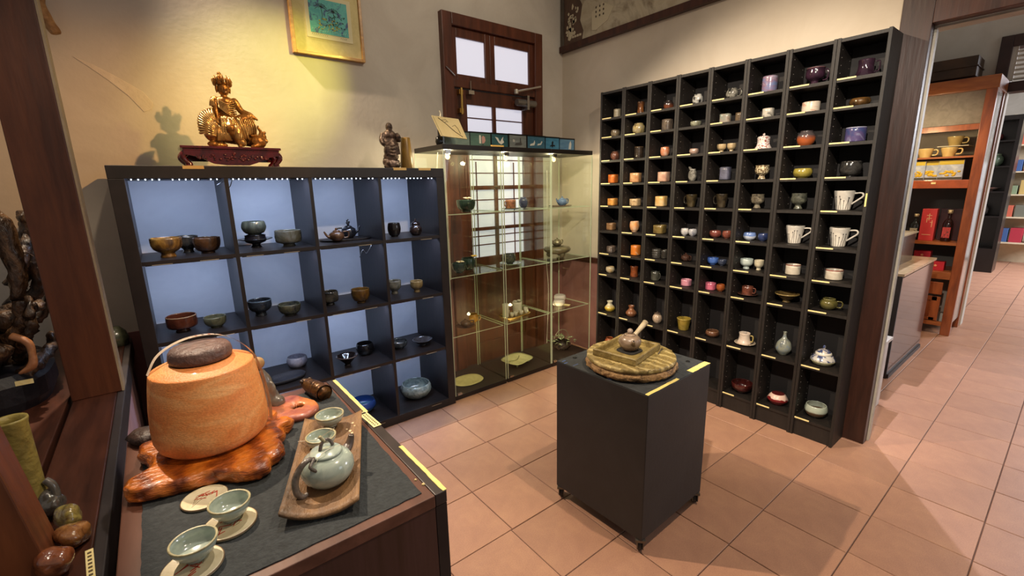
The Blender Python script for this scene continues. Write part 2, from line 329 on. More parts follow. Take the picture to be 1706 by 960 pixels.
def root_sculpture():
    t = thing('root_sculpture', 'gnarled dark brown root wood carving on black base at left edge', 'sculpture', (-.645, 2.21, .70))
    obj('base', lathe([(0, 0), (.30, 0), (.315, .03), (.31, .09), (.28, .12), (0, .13)], 40, 3.4, .04, rx=1.0, ry=.76), mat('14121a', rough=.5, bump=.2), t)['label'] = 'black rounded base'
    RW = mat('6a4c30', '20140c', rough=.42, scale=26, bump=1, bscale=70, c3='402b1a', lo=.35, hi=.65, stretch=(1, 1, .5), coat=.2)
    rnd = random.Random(11)
    for k in range(44):
        bm = bmesh.new(); p = Vector((rnd.uniform(-.2, .28), rnd.uniform(-.16, .10), .10 if k < 30 else rnd.uniform(.2, .5))); pts = [p.copy()]
        dr = Vector((rnd.uniform(-.5, .5), rnd.uniform(-.4, .2), rnd.uniform(.3, 1)))
        for s_ in range(rnd.choice((5, 6, 8))):
            dr = dr.normalized()+Vector((rnd.uniform(-.9, .9), rnd.uniform(-.6, .6), rnd.uniform(-.5, .6))); p = p+dr.normalized()*.075
            p.x = max(-.25, min(.29, p.x)); p.y = max(-.2, min(.15, p.y)); p.z = min(max(p.z, .08), .62-.0*p.x if p.x > .1 else .8); pts.append(p.copy())
        P = smooth_path(pts, 6); a = rnd.uniform(.018, .038); tube(P, [a*(1-.65*i/len(P))*(1+.28*noise.noise(Vector((i*.6, k, 0)))) for i in range(len(P))], 10, bm)
        for v in bm.verts: v.co += Vector((noise.noise(v.co*45), noise.noise(v.co*45+Vector((9, 0, 0))), noise.noise(v.co*45+Vector((0, 9, 0)))))*.010
        obj('root', bm, RW, t, smooth=True)
    bm = bmesh.new()
    for k in range(26):
        x, y, z = rnd.uniform(-.2, .27), rnd.uniform(-.18, .0), rnd.uniform(.12, .42); r = rnd.uniform(.025, .055); sph(bm, (x, y, z), (r*1.3, r*.8, r*.8))
    blob('burl', bm, RW, t, .008, disp=.03, dscale=22)
    P = smooth_path([(.250, -.215, .26), (.283, -.23, .235), (.287, -.235, .195), (.280, -.24, .160), (.250, -.245, .145)], 4)
    obj('pale_foot_root', tube(P, interp([.011, .011, .009, .013, .003], len(P)), 10), mat('a8734a', '7c4a2c', rough=.4, scale=20, bump=.3), t, smooth=True)['label'] = 'pale orange knotty root tip'
    obj('pale_foot_root', tube(smooth_path([(.10, -.23, .40), (.17, -.24, .36), (.20, -.23, .28)], 4), interp([.014, .02, .008], 9), 10), mat('6a4c2c', '3c2816', rough=.4, scale=20, bump=.3), t, smooth=True)
    for Q in ([(.05, -.1, .60), (.14, -.13, .70), (.26, -.13, .62), (.285, -.13, .48), (.27, -.13, .36)], [(.10, -.12, .62), (.13, -.14, .72), (.17, -.15, .80), (.15, -.14, .86)]):
        P = smooth_path(Q, 5); bm = tube(P, interp([.035, .032, .026, .024, .02][:len(Q)], len(P)), 10)
        for v in bm.verts: v.co += Vector((noise.noise(v.co*40), 0, noise.noise(v.co*40+Vector((0, 9, 0)))))*.014
        obj('root', bm, RW, t, smooth=True)
    obj('price_sticker', box(.235, .275, -.238, -.236, .105, .120), TAG, t)
root_sculpture()
br = blob('hanging_branch', tube(smooth_path([(0, 0, .35), (.005, 0, .25), (.03, 0, .16), (.02, 0, .1), (.05, 0, .03), (.062, 0, 0)], 4), interp([.03, .025, .022, .030, .02, .016], 21), 10), mat('b08a5a', '7d5a34', rough=.6, scale=20, bump=.5), None, .006, loc=(-.255, 2.76, 2.03), disp=.006)
tag(br, 'tan knotty branch stub hanging on the wall at top left corner', 'branch')
tag(obj('jade_stone', lathe([(0, 0), (.05, 0), (.056, .03), (.045, .06), (.02, .085), (0, .088)], 20, 2, .25), mat('6f7358', '4c4f3c', rough=.25, scale=25, coat=.5), loc=(-.215, 2.70, .7), smooth=True), 'greenish grey glazed lump on the bench end behind the column', 'stone')
def bamboo_vase():
    t = thing('bamboo_vase', 'tall tubular yellow-green ceramic vase standing beside the nearest post', 'vase', (-.292, 1.300, .70), 0)
    bm = lathe([(0, 0), (.028, 0), (.029, .01), (.0265, .05), (.0255, .12), (.0255, .218), (.028, .228), (.0275, .233), (.023, .231), (.021, .22), (.021, .03), (0, .03)], 28, 2, .03)
    obj('body', bm, mat('9a8a45', '7d6f38', rough=.5, scale=30, bump=.3), t, smooth=True)
    h = obj('applied_branch', tube(smooth_path([(.027, -.01, .085), (.038, -.015, .07), (.04, -.02, .04), (.036, -.02, .012)], 5), .008, 8), mat('6f6a62', '3c3a38', rough=.15, scale=20, coat=1), t, smooth=True); h['label'] = 'glossy grey branch'
bamboo_vase()
for k, (x, y, rx, ry, h, c, lab) in enumerate(((-.262, 1.275, .022, .03, .06, ('55504a', '2b2824'), 'glossy dark grey glazed lump beside the tubular vase'),
        (-.228, 1.205, .022, .028, .055, ('a89a52', '5f4a2c'), 'olive and brown glazed ceramic rock behind the reddish one'),
        (-.218, 1.13, .024, .03, .05, ('9a6a3c', '5e3418'), 'amber brown glazed ceramic rock, middle of the bench group'),
        (-.232, 1.06, .026, .035, .055, ('9a5a36', '5e2c18'), 'reddish brown glazed ceramic rock nearest the bottom edge'))):
    bm = bmesh.new(); rnd = random.Random(k)
    for q in range(6): sph(bm, (rnd.uniform(-.5, .5)*rx, rnd.uniform(-.5, .5)*ry, h*.4+rnd.uniform(-.1, .35)*h), (rx*.7, ry*.7, h*.35))
    for v in bm.verts: v.co.z = max(v.co.z, 0)
    tag(blob('ceramic_rock', bm, mat(c[0], c[1], rough=.15, scale=40, coat=1, bump=.2), None, .004, loc=(x, y, .70), disp=.004, dscale=60), lab, 'ceramic rock')

# ------------------------------------------------------------------ display table and what stands on it
TX0, TX1, TY0, TY1, TZ = -.14, .402, .752, 1.50, .75
MATM = mat('35393b', '2a2d2f', rough=.9, scale=60, bump=.5, bscale=120)
def table():
    t = thing('display_table', 'brown wood display table with dark grey mat top in left foreground', 'table', (0, 0, 0))
    obj('top_board', box(TX0, TX1-.028, TY0, TY1, TZ-.03, TZ-.002), TABW, t, bevel=.002)
    obj('dark_edge_strip', box(TX1-.0275, TX1, TY0, TY1, TZ-.03, TZ-.001), mat('3a2f2c', '2c2321', rough=.4, scale=9, bump=.05), t, bevel=.002)
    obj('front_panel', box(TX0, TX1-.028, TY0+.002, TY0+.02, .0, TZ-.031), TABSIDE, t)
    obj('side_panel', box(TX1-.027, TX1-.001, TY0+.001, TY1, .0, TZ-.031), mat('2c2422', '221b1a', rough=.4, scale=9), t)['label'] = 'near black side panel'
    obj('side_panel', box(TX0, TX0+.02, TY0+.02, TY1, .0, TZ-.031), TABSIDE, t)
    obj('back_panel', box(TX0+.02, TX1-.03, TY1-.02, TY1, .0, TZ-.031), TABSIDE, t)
    bm = bmesh.new(); poly = []
    x0, x1, y0, y1 = -.106, .355, .775, 1.452
    for (a, b, n) in (((x0, y0), (x1, y0), 26), ((x1, y0), (x1+.014, y1), 36), ((x1+.014, y1), (x0, y1), 26), ((x0, y1), (x0, y0), 36)):
        for i in range(n):
            f = i/n; poly.append((a[0]+(b[0]-a[0])*f+random.uniform(-.0012, .0012), a[1]+(b[1]-a[1])*f+random.uniform(-.0012, .0012)))
    prism(bm, poly, TZ-.002, TZ+.0005); obj('mat', bm, MATM, t)['label'] = 'dark grey textured felt mat'
    for (ya, yb) in ((1.20, 1.49), (.753, .97)):
        bm = bmesh.new(); n = 14; P = []
        for i in range(n+1): P.append((TX1-.009+random.uniform(-.0008, .0008), ya+(yb-ya)*i/n))
        for i in range(n, -1, -1): P.append((TX1+.0005+random.uniform(-.0005, .001), ya+(yb-ya)*i/n))
        prism(bm, P, TZ-.001, TZ+.0006); obj('yellow_tape', bm, YTAPE, t)
    obj('screw', lathe([(.004, 0), (.003, .002), (0, .002)], 10), mat('c9b27a', rough=.5), t, loc=(.372, .80, TZ-.001))
    obj('screw', lathe([(.003, 0), (.002, .002), (0, .002)], 10), mat('c9b27a', rough=.5), t, loc=(.366, .825, TZ-.001))
table()
g = thing('price_card', 'small cream price card beside the tea tray on the table edge', 'label', (.389, 1.152, TZ+.0005), R(3))
obj('card', box(-.011, .011, -.052, .052, 0, .001), TAG, g)
for k in range(9):
    for q in (-.004, .004):
        obj('mark', box(q-.0022, q+.0022, -.045+k*.009, -.040+k*.009, .001, .0013), mat('4a3c24', rough=.8), g)
obj('mark', box(-.008, .008, .037, .048, .001, .0013), mat('2a241c', rough=.8), g)
ZT = TZ+.0008
def burl_slab():
    pts = [(-.125, 1.17), (-.128, 1.135), (-.10, 1.112), (-.07, 1.104), (-.045, 1.098), (-.02, 1.093), (.02, 1.088), (.045, 1.07), (.065, 1.052), (.085, 1.043), (.105, 1.04), (.125, 1.052), (.13, 1.075), (.15, 1.088), (.163, 1.105), (.165, 1.13), (.158, 1.15), (.175, 1.165), (.18, 1.19), (.175, 1.205), (.19, 1.215), (.205, 1.22), (.212, 1.24), (.2, 1.252), (.18, 1.25), (.17, 1.27), (.185, 1.30), (.17, 1.34), (.12, 1.37), (.06, 1.385), (-.02, 1.38), (-.07, 1.36), (-.105, 1.34), (-.112, 1.30), (-.095, 1.26), (-.085, 1.22), (-.1, 1.19)]
    P = [Vector((p[0], p[1], 0)) for p in pts]; P.append(P[0]); ring = smooth_path(P, 9)[:-1]
    bm = bmesh.new(); c = Vector((.04, 1.22, 0)); layers = [(.93, 0), (.98, .004), (1.0, .009), (1.01, .015), (1.01, .021), (1.0, .028), (.985, .033), (.95, .0365), (.9, .037), (.75, .0365), (.4, .037)]
    rows = []
    for s, z in layers:
        row = []
        for i, p in enumerate(ring):
            q = c+(p-c)*s; k = noise.noise(Vector((q.x*30, q.y*30, z*50)))
            if s > .9 and z > 0: q += (p-c).normalized()*(k*.009+.004*noise.noise(Vector((q.x*90, q.y*90, z*120)))); zz = z+k*.006
            else: zz = z
            row.append(bm.verts.new((q.x, q.y, min(zz, .0375) if s < .96 else zz)))
        rows.append(row)
    n = len(ring)
    for A, B in zip(rows, rows[1:]):
        for i in range(n): bm.faces.new((A[i], A[(i+1) % n], B[(i+1) % n], B[i]))
    bm.faces.new(rows[-1]); bm.faces.new(rows[0][::-1])
    o = obj('burl_slab', bm, mat('c06a20', '7a3810', rough=.25, scale=5, c3='a85414', bump=.5, bscale=60, coat=.7, style='swirl', stretch=(1, 1.6, 4), lo=.1, hi=.95, fine=(.25, 60)), loc=(0, 0, ZT), smooth=True)
    tag(o, 'glossy orange-brown live-edge burl slab under the big orange jar', 'wood slab')
burl_slab()
tag(obj('driftwood_lump', lathe([(0, 0), (.04, 0), (.045, .012), (.03, .026), (0, .028)], 24, 2, .6, seed=3), mat('3a241a', '180e0a', rough=.5, scale=30, bump=.6), loc=(-.09, 1.425, ZT), smooth=True), 'dark hollow wood chunk behind the burl slab, left of the jar', 'wood chunk')
def big_jar():
    Z = ZT+.0375; t = thing('storage_jar', 'large round orange ceramic jar on the burl slab', 'jar', (.041, 1.247, Z))
    prof = [(0, 0), (.085, 0), (.103, .004), (.113, .014), (.119, .032), (.1195, .06), (.116, .11), (.110, .155), (.1055, .182), (.1046, .187), (.1040, .1885), (.1028, .1897), (.099, .1915), (.085, .197), (.066, .2045), (.058, .2045), (.056, .19), (0, .19)]
    o = obj('body', lathe(prof, 72), mat('e6b074', 'cb6c30', rough=.5, scale=6, c3='da8c4c', bump=.2, bscale=200, stretch=(1, 1, 3), lo=.30, hi=.72, coat=.1, fine=(.13, 210)), t, smooth=True)
    l = obj('lid', lathe([(0, .2045), (.057, .2045), (.062, .208), (.064, .216), (.062, .230), (.057, .237), (.03, .2395), (0, .2395)], 48, 2, .035), mat('6a4d44', '4a3834', rough=.5, scale=18, bump=.6, bscale=70), t, smooth=True)
    l['label'] = 'dark brown rough stone-like lid'
    P = smooth_path([(-.104, .0, .19), (-.085, .03, .218), (-.055, .045, .236), (-.015, .05, .247), (.035, .045, .246), (.072, .03, .229), (.098, .012, .204), (.111, .005, .175), (.1195, -.01, .12), (.1225, -.022, .06), (.119, -.032, .02)], 8)
    bm = bmesh.new(); L_ = []; wv = Vector((-.25, 1, .0)).normalized()
    for i, p in enumerate(P):
        ww = .007+.003*(i/len(P)); L_.append((bm.verts.new(p-wv*ww), bm.verts.new(p+wv*ww), bm.verts.new(p+wv*ww+Vector((0, 0, .0006))), bm.verts.new(p-wv*ww+Vector((0, 0, .0006)))))
    for a, b in zip(L_, L_[1:]):
        for i in range(4): bm.faces.new((a[i], a[(i+1) % 4], b[(i+1) % 4], b[i]))
    tm_ = mat('e6d6c4', 'cbb49c', rough=.25, scale=60, coat=.4).copy(); tm_.node_tree.nodes['Principled BSDF'].inputs['Alpha'].default_value = .62
    s = obj('strap', bm, tm_, t); s['label'] = 'translucent printed strap'
    for i in range(26, len(P)-3, 2):
        a = P[i]; b_ = P[i+1]; d = (b_-a); nrm = d.cross(wv).normalized()
        bm = bmesh.new(); hw = .003+.002*(i % 3 == 0); off = nrm*.0012 if nrm.x > 0 or nrm.z > 0 else -nrm*.0012
        v = [bm.verts.new(q+off) for q in (a-wv*hw, a+wv*hw, a+wv*hw+d*.5, a-wv*hw+d*.5)]; w2 = [bm.verts.new(x.co+off*.2) for x in v]
        bm.faces.new(v); bm.faces.new(w2[::-1])
        for k in range(4): bm.faces.new((v[k], w2[k], w2[(k+1) % 4], v[(k+1) % 4]))
        obj('print_mark', bm, mat('9c4a34' if i % 4 else '4a3a34', rough=.6), s)
big_jar()
def root_piece():
    pts = [(.155, 1.36), (.15, 1.30), (.17, 1.283), (.2, 1.272), (.235, 1.264), (.262, 1.268), (.29, 1.285), (.298, 1.315), (.288, 1.35), (.275, 1.385), (.262, 1.41), (.24, 1.425), (.215, 1.42), (.2, 1.405), (.175, 1.395)]
    hole = [(.232, 1.325), (.245, 1.318), (.262, 1.323), (.262, 1.338), (.245, 1.348), (.23, 1.342)]
    ring = smooth_path([Vector((*p, 0)) for p in pts+[pts[0]]], 3)[:-1]; n = len(ring)
    hr = smooth_path([Vector((*p, 0)) for p in hole+[hole[0]]], 8)[:-1]
    # match hole vertices to outer ring by angle
    c = Vector((.246, 1.332, 0)); hr2 = []
    for p in ring:
        d = (p-c).normalized(); hr2.append(max(hr, key=lambda q: (q-c).normalized().dot(d)))
    bm = bmesh.new(); rows = []
    for f, z in ((0, .002), (0, .014), (.12, .020), (.5, .017), (.9, .019), (1, .015), (1, .002)):
        rows.append([bm.verts.new((p.lerp(h, f).x, p.lerp(h, f).y, max(.0005, z+.004*noise.noise(Vector((p.x*40, p.y*40, f*3)))))) for p, h in zip(ring, hr2)])
    for A, B in list(zip(rows, rows[1:]))+[(rows[-1], rows[0])]:
        for i in range(n):
            try: bm.faces.new((A[i], A[(i+1) % n], B[(i+1) % n], B[i]))
            except ValueError: pass
    bmesh.ops.remove_doubles(bm, verts=bm.verts, dist=1e-5)
    tag(obj('root_slice', bm, mat('c27a3a', '8a4440', rough=.3, scale=8, bump=.4, bscale=40, coat=.6, c3='b56a4a'), loc=(0, 0, ZT), smooth=True), 'reddish orange polished root slice with a hole, right of the jar', 'wood slice')
root_piece()
def stone_figure():
    t = thing('stone_figurine', 'grey-brown seated stone figurine partly behind the orange jar', 'figurine', (.190, 1.405, ZT))
    bm = bmesh.new()
    sph(bm, (-.004, .0, .035), (.030, .028, .035)); sph(bm, (.014, -.016, .022), (.024, .020, .022)); sph(bm, (-.01, .0, .075), (.024, .022, .045)); sph(bm, (-.014, 0, .108), (.016, .015, .022)); sph(bm, (.008, -.016, .06), (.010, .010, .03)); sph(bm, (-.02, -.014, .03), (.02, .018, .03))
    for v in bm.verts: v.co.z = max(v.co.z, 0)
    blob('body', bm, mat('7a6f62', '4c4640', rough=.3, scale=18, c3='5f574c', coat=.5), t, .004, disp=.002)
    bm = bmesh.new(); sph(bm, (-.016, 0, .147), (.0165, .0165, .0175), 18); obj('head', bm, mat('a98452', '8a6a40', rough=.6, scale=30), t, smooth=True)['label'] = 'plain tan ball head'
stone_figure()
def bronze_piece():
    t = thing('bronze_tea_pet', 'dark bronze ribbed bamboo-shaped holder lying near the table back edge', 'ornament', (.305, 1.462, ZT+.024), 0)
    a = Vector((.0, 0, 0)); d = Vector((.025, -.105, -.002)); n = 9; bm = bmesh.new(); pts = []; rr = []
    for i in range(25):
        f = i/24; pts.append(a+d*f); rr.append(.016+.008*math.sin(min(1, f*1.6)*PI/2)+(.0012 if i % 3 == 0 else 0))
    tube(pts, rr, 20, bm, cap=False)
    bm2 = bm; inner = [p for p in pts[::-1]]; tube(inner[:20], [r*.84 for r in rr[::-1][:20]], 20, bm2, cap=True)
    obj('body', bm2, mat('4a3222', '1e130e', rough=.3, metal=.5, scale=25, bump=.4, c3='6e4a26'), t, smooth=True)
    bm = bmesh.new(); sph(bm, (-.004, .006, .006), (.014, .013, .012)); sph(bm, (.012, .002, .012), (.008, .008, .007)); sph(bm, (-.014, -.004, .012), (.007, .007, .006))
    blob('carved_knob', bm, mat('3a2a20', '1a120e', rough=.3, metal=.4, scale=30), t, .002)
bronze_piece()
CEL = mat('b6c0b2', '99a69a', rough=.18, scale=35, coat=.8, c3='a8b4a8', lo=.3, hi=.7)
CELR = mat('b5ad86', '8a7f5c', rough=.35, scale=50)
def tray():
    t = thing('tea_tray', 'curved brown ceramic tea tray holding the celadon teapot and two cups', 'tray', (.1687, .832, ZT), math.atan2(-.052, .135))
    Wd, Ln, th = .145, .380, .007; bm = bmesh.new(); nu, nv = 18, 24; G = {}
    def hh(u, v): return .018*(abs(u*2)**2.2)+.004*(abs(v*2-1)**3)+.0006*noise.noise(Vector((u*20, v*40, 0)))
    for s in (0, 1):
        for i in range(nu+1):
            for j in range(nv+1):
                u = i/nu-.5; v = j/nv; bow = -.006*(1-(2*u)**2)*(1 if v < .5 else -1)*abs(2*v-1)
                G[s, i, j] = bm.verts.new((u*Wd, v*Ln+bow, hh(u, v)+s*th+.002))
    for i in range(nu):
        for j in range(nv):
            bm.faces.new((G[1, i, j], G[1, i+1, j], G[1, i+1, j+1], G[1, i, j+1])); bm.faces.new((G[0, i, j+1], G[0, i+1, j+1], G[0, i+1, j], G[0, i, j]))
    for i in range(nu):
        bm.faces.new((G[0, i, 0], G[0, i+1, 0], G[1, i+1, 0], G[1, i, 0])); bm.faces.new((G[1, i, nv], G[1, i+1, nv], G[0, i+1, nv], G[0, i, nv]))
    for j in range(nv):
        bm.faces.new((G[0, 0, j+1], G[0, 0, j], G[1, 0, j], G[1, 0, j+1])); bm.faces.new((G[0, nu, j], G[0, nu, j+1], G[1, nu, j+1], G[1, nu, j]))
    obj('plate', bm, mat('94704a', '57432f', rough=.55, scale=6, bump=.3, bscale=90, c3='78593c', stretch=(2, .8, 1)), t, smooth=True)
    for k in range(2): obj('foot', box(-.05, .05, .06+k*.23, .075+k*.23, 0, .004), mat('4a3426', rough=.7), t)
    for (x, y, r) in ((.05, .335, .004), (.055, .315, .003), (.045, .30, .005), (.05, .285, .004), (.035, .315, .003)): obj('pale_glaze_spot', lathe([(r, 0), (r*.5, .0008), (0, .001)], 10), mat('d9bd90', rough=.4), t, loc=(x, y, hh(x/Wd, y/Ln)+th+.0022))
    l = obj('string', tube([(-.075, .27, .026), (-.03, .245, .035), (.02, .19, .088)], .0007, 5), mat('e0d8c4', rough=.5), t); l['label'] = 'thin white string'
tray()
def bowl_prof(r, h, t=.003, foot=.5, fh=.08, curve=1.0):
    P = [(0, 0), (r*foot*.85, 0), (r*foot, 0), (r*foot, h*fh)]
    n = 8
    for i in range(1, n+1):
        f = i/n; a = f*PI/2; P.append((r*(foot+(1-foot)*math.sin(a)**curve), h*(fh+(1-fh)*(1-math.cos(a)) if True else 0)))
    P.append((r-t*.4, h+t*.3)); P.append((r-t, h))
    for i in range(n-1, 0, -1):
        f = i/n; a = f*PI/2; P.append(((r-t)*(foot*.7+(1-foot*.7)*math.sin(a)**curve), max(h*fh+t, h*(fh+(1-fh)*(1-math.cos(a)))+t*.6)))
    P.append((0, h*fh+t)); return P
def tea_bowl(name, loc, r, h, label, group):
    t = thing(name, label, 'cup', loc, 0, group)
    P = [(0, 0), (r*.42, 0), (r*.45, .001), (r*.45, .005), (r*.62, .010), (r*.85, h*.45), (r*.97, h*.75), (r, h*.97), (r-.001, h), (r-.003, h*.985), (r*.9, h*.72), (r*.76, h*.42), (r*.5, .012), (0, .009)]
    obj('body', lathe(P, 40, 2, .012, seed=loc[0]*9), CEL, t, smooth=True)
    rim = obj('rim', lathe([(r-.0034, h*.985), (r-.0012, h+.0008), (r+.0004, h*.985), (r+.0002, h*.93), (r-.001, h*.93)], 40, 2, .012, seed=loc[0]*9), CELR, t, smooth=True); rim['label'] = 'unglazed tan rim'
    return t
tea_bowl('tea_cup', (.286, 1.154, ZT+.0175), .036, .034, 'celadon tea cup at the far end of the tray', 'celadon tea cups')
tea_bowl('tea_cup', (.240, 1.072, ZT+.0095), .035, .034, 'celadon tea cup on the tray directly behind the teapot', 'celadon tea cups')
tea_bowl('tea_cup', (-.029, .866, ZT+.006), .036, .036, 'celadon tea cup on nearest round saucer at bottom left', 'celadon tea cups')
tea_bowl('tea_cup', (.033, .939, ZT+.006), .036, .038, 'celadon tea cup on saucer between coaster and nearest cup', 'celadon tea cups')
def coaster(loc, r, label, seed, rz):
    t = thing('coaster', label, 'coaster', loc, rz)
    obj('disc', lathe([(0, 0), (r-.002, 0), (r, .002), (r, .004), (r-.002, .0058), (r-.004, .0052), (0, .005)], 44, 2, .012), mat('e0d4b4', 'cbbd98', rough=.4, scale=30, coat=.3), t, smooth=True)
    obj('rim', lathe([(r-.0025, .0057), (r+.0003, .0045), (r+.0002, .003), (r-.001, .003)], 44, 2, .012), mat('7a6248', rough=.5), t, smooth=True)
    rnd = random.Random(seed)
    for k in range(9):
        x = (rnd.uniform(-.2, .55))*r; y = rnd.uniform(-.35, .35)*r; a = rnd.choice((0, PI/2, .9, 2.3))+rnd.uniform(-.2, .2); l = rnd.uniform(.005, .011)
        b = box(-l, l, -.0009, .0009, .0052, .0057); bmesh.ops.rotate(b, verts=b.verts, matrix=Matrix.Rotation(a, 3, 'Z')); bmesh.ops.translate(b, verts=b.verts, vec=(x, y, 0))
        obj('red_brush_stroke', b, mat('b8432c', rough=.6), t)
    for k in range(4):
        b = tube([(-.7*r+k*.004, -.3*r+k*.006, .0053), (-.3*r+k*.002, -.1*r+k*.007, .0053), (.1*r, .0+k*.005, .0053)], .0005, 5); obj('brown_brush_stroke', b, mat('8a7a58', rough=.6), t)
coaster((-.003, 1.05, ZT), .042, 'cream round coaster with red brush marks, empty, behind the cups', 1, R(20))
coaster((.028, .928, ZT), .046, 'cream round saucer under the farther celadon cup', 2, R(200))
coaster((-.036, .852, ZT), .046, 'cream round saucer with red brush mark under the nearest cup', 3, R(-100))
def celadon_pot():
    t = thing('celadon_teapot', 'pale green crackled celadon teapot with twisted branch handle on tray', 'teapot', (.214, .928, ZT+.0095))
    P = [(0, 0), (.028, 0), (.030, .002), (.040, .008), (.050, .020), (.0545, .034), (.053, .048), (.046, .060), (.036, .067), (.026, .070), (.024, .066), (0, .066)]
    obj('body', lathe(P, 48), CEL, t, smooth=True)
    l = obj('lid', lathe([(0, .068), (.030, .068), (.033, .070), (.033, .073), (.030, .0745), (.018, .079), (0, .081)], 40, 2, .03), CEL, t, smooth=True)
    k = smooth_path([(-.012, -.004, .079), (-.006, 0, .092), (.004, .002, .097), (.012, .004, .090), (.016, .002, .080)], 6)
    TW = mat('6e6258', '4a4038', rough=.3, scale=40, bump=.4, coat=.5)
    obj('twig_knob', tube(k, .0038, 9), TW, l, smooth=True)
    obj('knob_tip', tube(smooth_path([(.0, 0, .095), (-.006, .002, .104), (-.008, .002, .108)], 4), .0038, 8), CELR, l, smooth=True)
    h = smooth_path([(-.022, -.012, .068), (-.040, -.018, .076), (-.058, -.022, .066), (-.070, -.026, .044), (-.070, -.030, .020), (-.060, -.030, .008), (-.050, -.028, .010)], 6)
    obj('branch_handle', tube(h, interp([.004, .0055, .0065, .007, .007, .006, .004], len(h)), 10), TW, t, smooth=True)['label'] = 'brown twisted branch handle'
    s = smooth_path([(-.030, -.035, .055), (-.040, -.030, .066), (-.028, -.018, .074)], 5); obj('twig', tube(s, .0035, 8), TW, t, smooth=True)
    s = smooth_path([(.040, .022, .040), (.056, .030, .048), (.064, .034, .062), (.066, .034, .070)], 6); obj('spout', tube(s, interp([.014, .010, .0075, .006], len(s)), 14), mat('5e4c40', '423630', rough=.35, scale=30, coat=.4), t, smooth=True)['label'] = 'brown spout'
    obj('string', tube(smooth_path([(.03, .0, .075), (-.01, -.02, .082), (-.034, -.026, .060)], 6), .0007, 5), mat('d8d0b8', rough=.5), t)
celadon_pot()

# ------------------------------------------------------------------ four by four shelf unit on the back wall
EX0, EY0 = -.1145, 2.3758
TS, SS, CC = .051, .016, .335
def shelf_unit():
    t = thing('cube_shelf_unit', 'wide black-brown four by four cube shelf unit against the back wall', 'shelf unit', (EX0, EY0, 0))
    D = .39
    obj('side_panel', box(0, TS, 0, D, 0, 1.49-TS), BLACK, t, bevel=.002); obj('side_panel', box(1.49-TS, 1.49, 0, D, 0, 1.49-TS), BLACK, t, bevel=.002)
    obj('top_panel', box(0, 1.49, 0, D, 1.49-TS, 1.49), BLACK, t, bevel=.002); obj('bottom_panel', box(TS, 1.49-TS, 0, D, 0, TS), BLACK, t, bevel=.002)
    bp = obj('back_panel', box(TS, 1.49-TS, D-.006, D, TS, 1.49-TS), mat('c6c9d2', 'b4b8c4', rough=.7, scale=2.5), t); bp['label'] = 'pale back panel'
    for i in range(3):
        x = TS+CC+(CC+SS)*i; obj('divider', box(x, x+SS, .002, D-.006, TS, 1.49-TS), BLACK, t)
    for r_ in range(3):
        z = 1.49-TS-CC-(CC+SS)*r_
        for i in range(4):
            x = TS+(CC+SS)*i; obj('shelf', box(x, x+CC, .003, D-.006, z-SS, z), BLACK, t)
    STAR = mat('dfeaff', emit=14)
    for r_ in range(4):
        for i in range(4):
            x = TS+(CC+SS)*i; z = 1.49-TS-(CC+SS)*r_
            s = obj('led_strip', box(x+.01, x+CC-.01, .012, .022, z-.004, z-.0005), mat('1a1a1e', rough=.6), t)
            if r_ == 0:
                bm = bmesh.new(); k = 0
                for q in range(14):
                    if q in (5, 11): continue
                    sph(bm, (x+.02+q*(CC-.045)/13, .010, z-.0045), .0024, 6)
                obj('led_lamps', bm, STAR, s)
            l = bpy.data.lights.new('led', 'AREA'); l.shape = 'RECTANGLE'; l.size = CC-.04; l.size_y = .012
            l.energy = (1.35, 1.0, 1.0, .8)[r_]*(1.35 if (r_, i) in ((0, 1), (2, 2), (1, 0)) else 1); l.color = (.56, .70, 1)
            o = bpy.data.objects.new('led_light', l); col.objects.link(o); o.parent = t; o.location = (x+CC/2, .03, z-.006); o.rotation_euler = (R(30), 0, 0)
    # price strips on the shelf edges
    for (r_, i, f) in ((1, 0, .12), (1, 0, .75), (1, 1, .1), (1, 1, .7), (1, 2, .75), (1, 3, .8), (2, 0, .2), (2, 0, .8), (2, 1, .75), (2, 2, .1), (2, 2, .75), (2, 3, .75), (3, 2, .1), (3, 2, .7), (3, 3, .1), (3, 3, .75), (4, 2, .7), (4, 3, .8)):
        x = TS+(CC+SS)*i+f*(CC-.07); z = 1.49-TS-(CC+SS)*r_+(SS if r_ == 4 else SS)-SS
        obj('price_strip', box(x, x+.07, -.0005, .012, z-.001, z+.001), mat('b9ab90', 'a89a80', rough=.6), t)
    for x in (.245, 1.18, 1.33): obj('price_strip', box(x, x+.075, -.001, .012, 1.478, 1.4912), mat('c9a868', rough=.6), t)
    w_ = smooth_path([(.42, .03, 1.43), (.405, .03, 1.40), (.39, .03, 1.425), (.36, .03, 1.41)], 4); obj('cable', tube(w_, .002, 6), mat('14120f', rough=.5), t)
    obj('cable', tube(smooth_path([(1.03, .03, 1.08), (1.0, .03, 1.04), (.98, .03, 1.06), (.96, .03, 1.02)], 4), .0015, 5), mat('14120f', rough=.5), t)
shelf_unit()

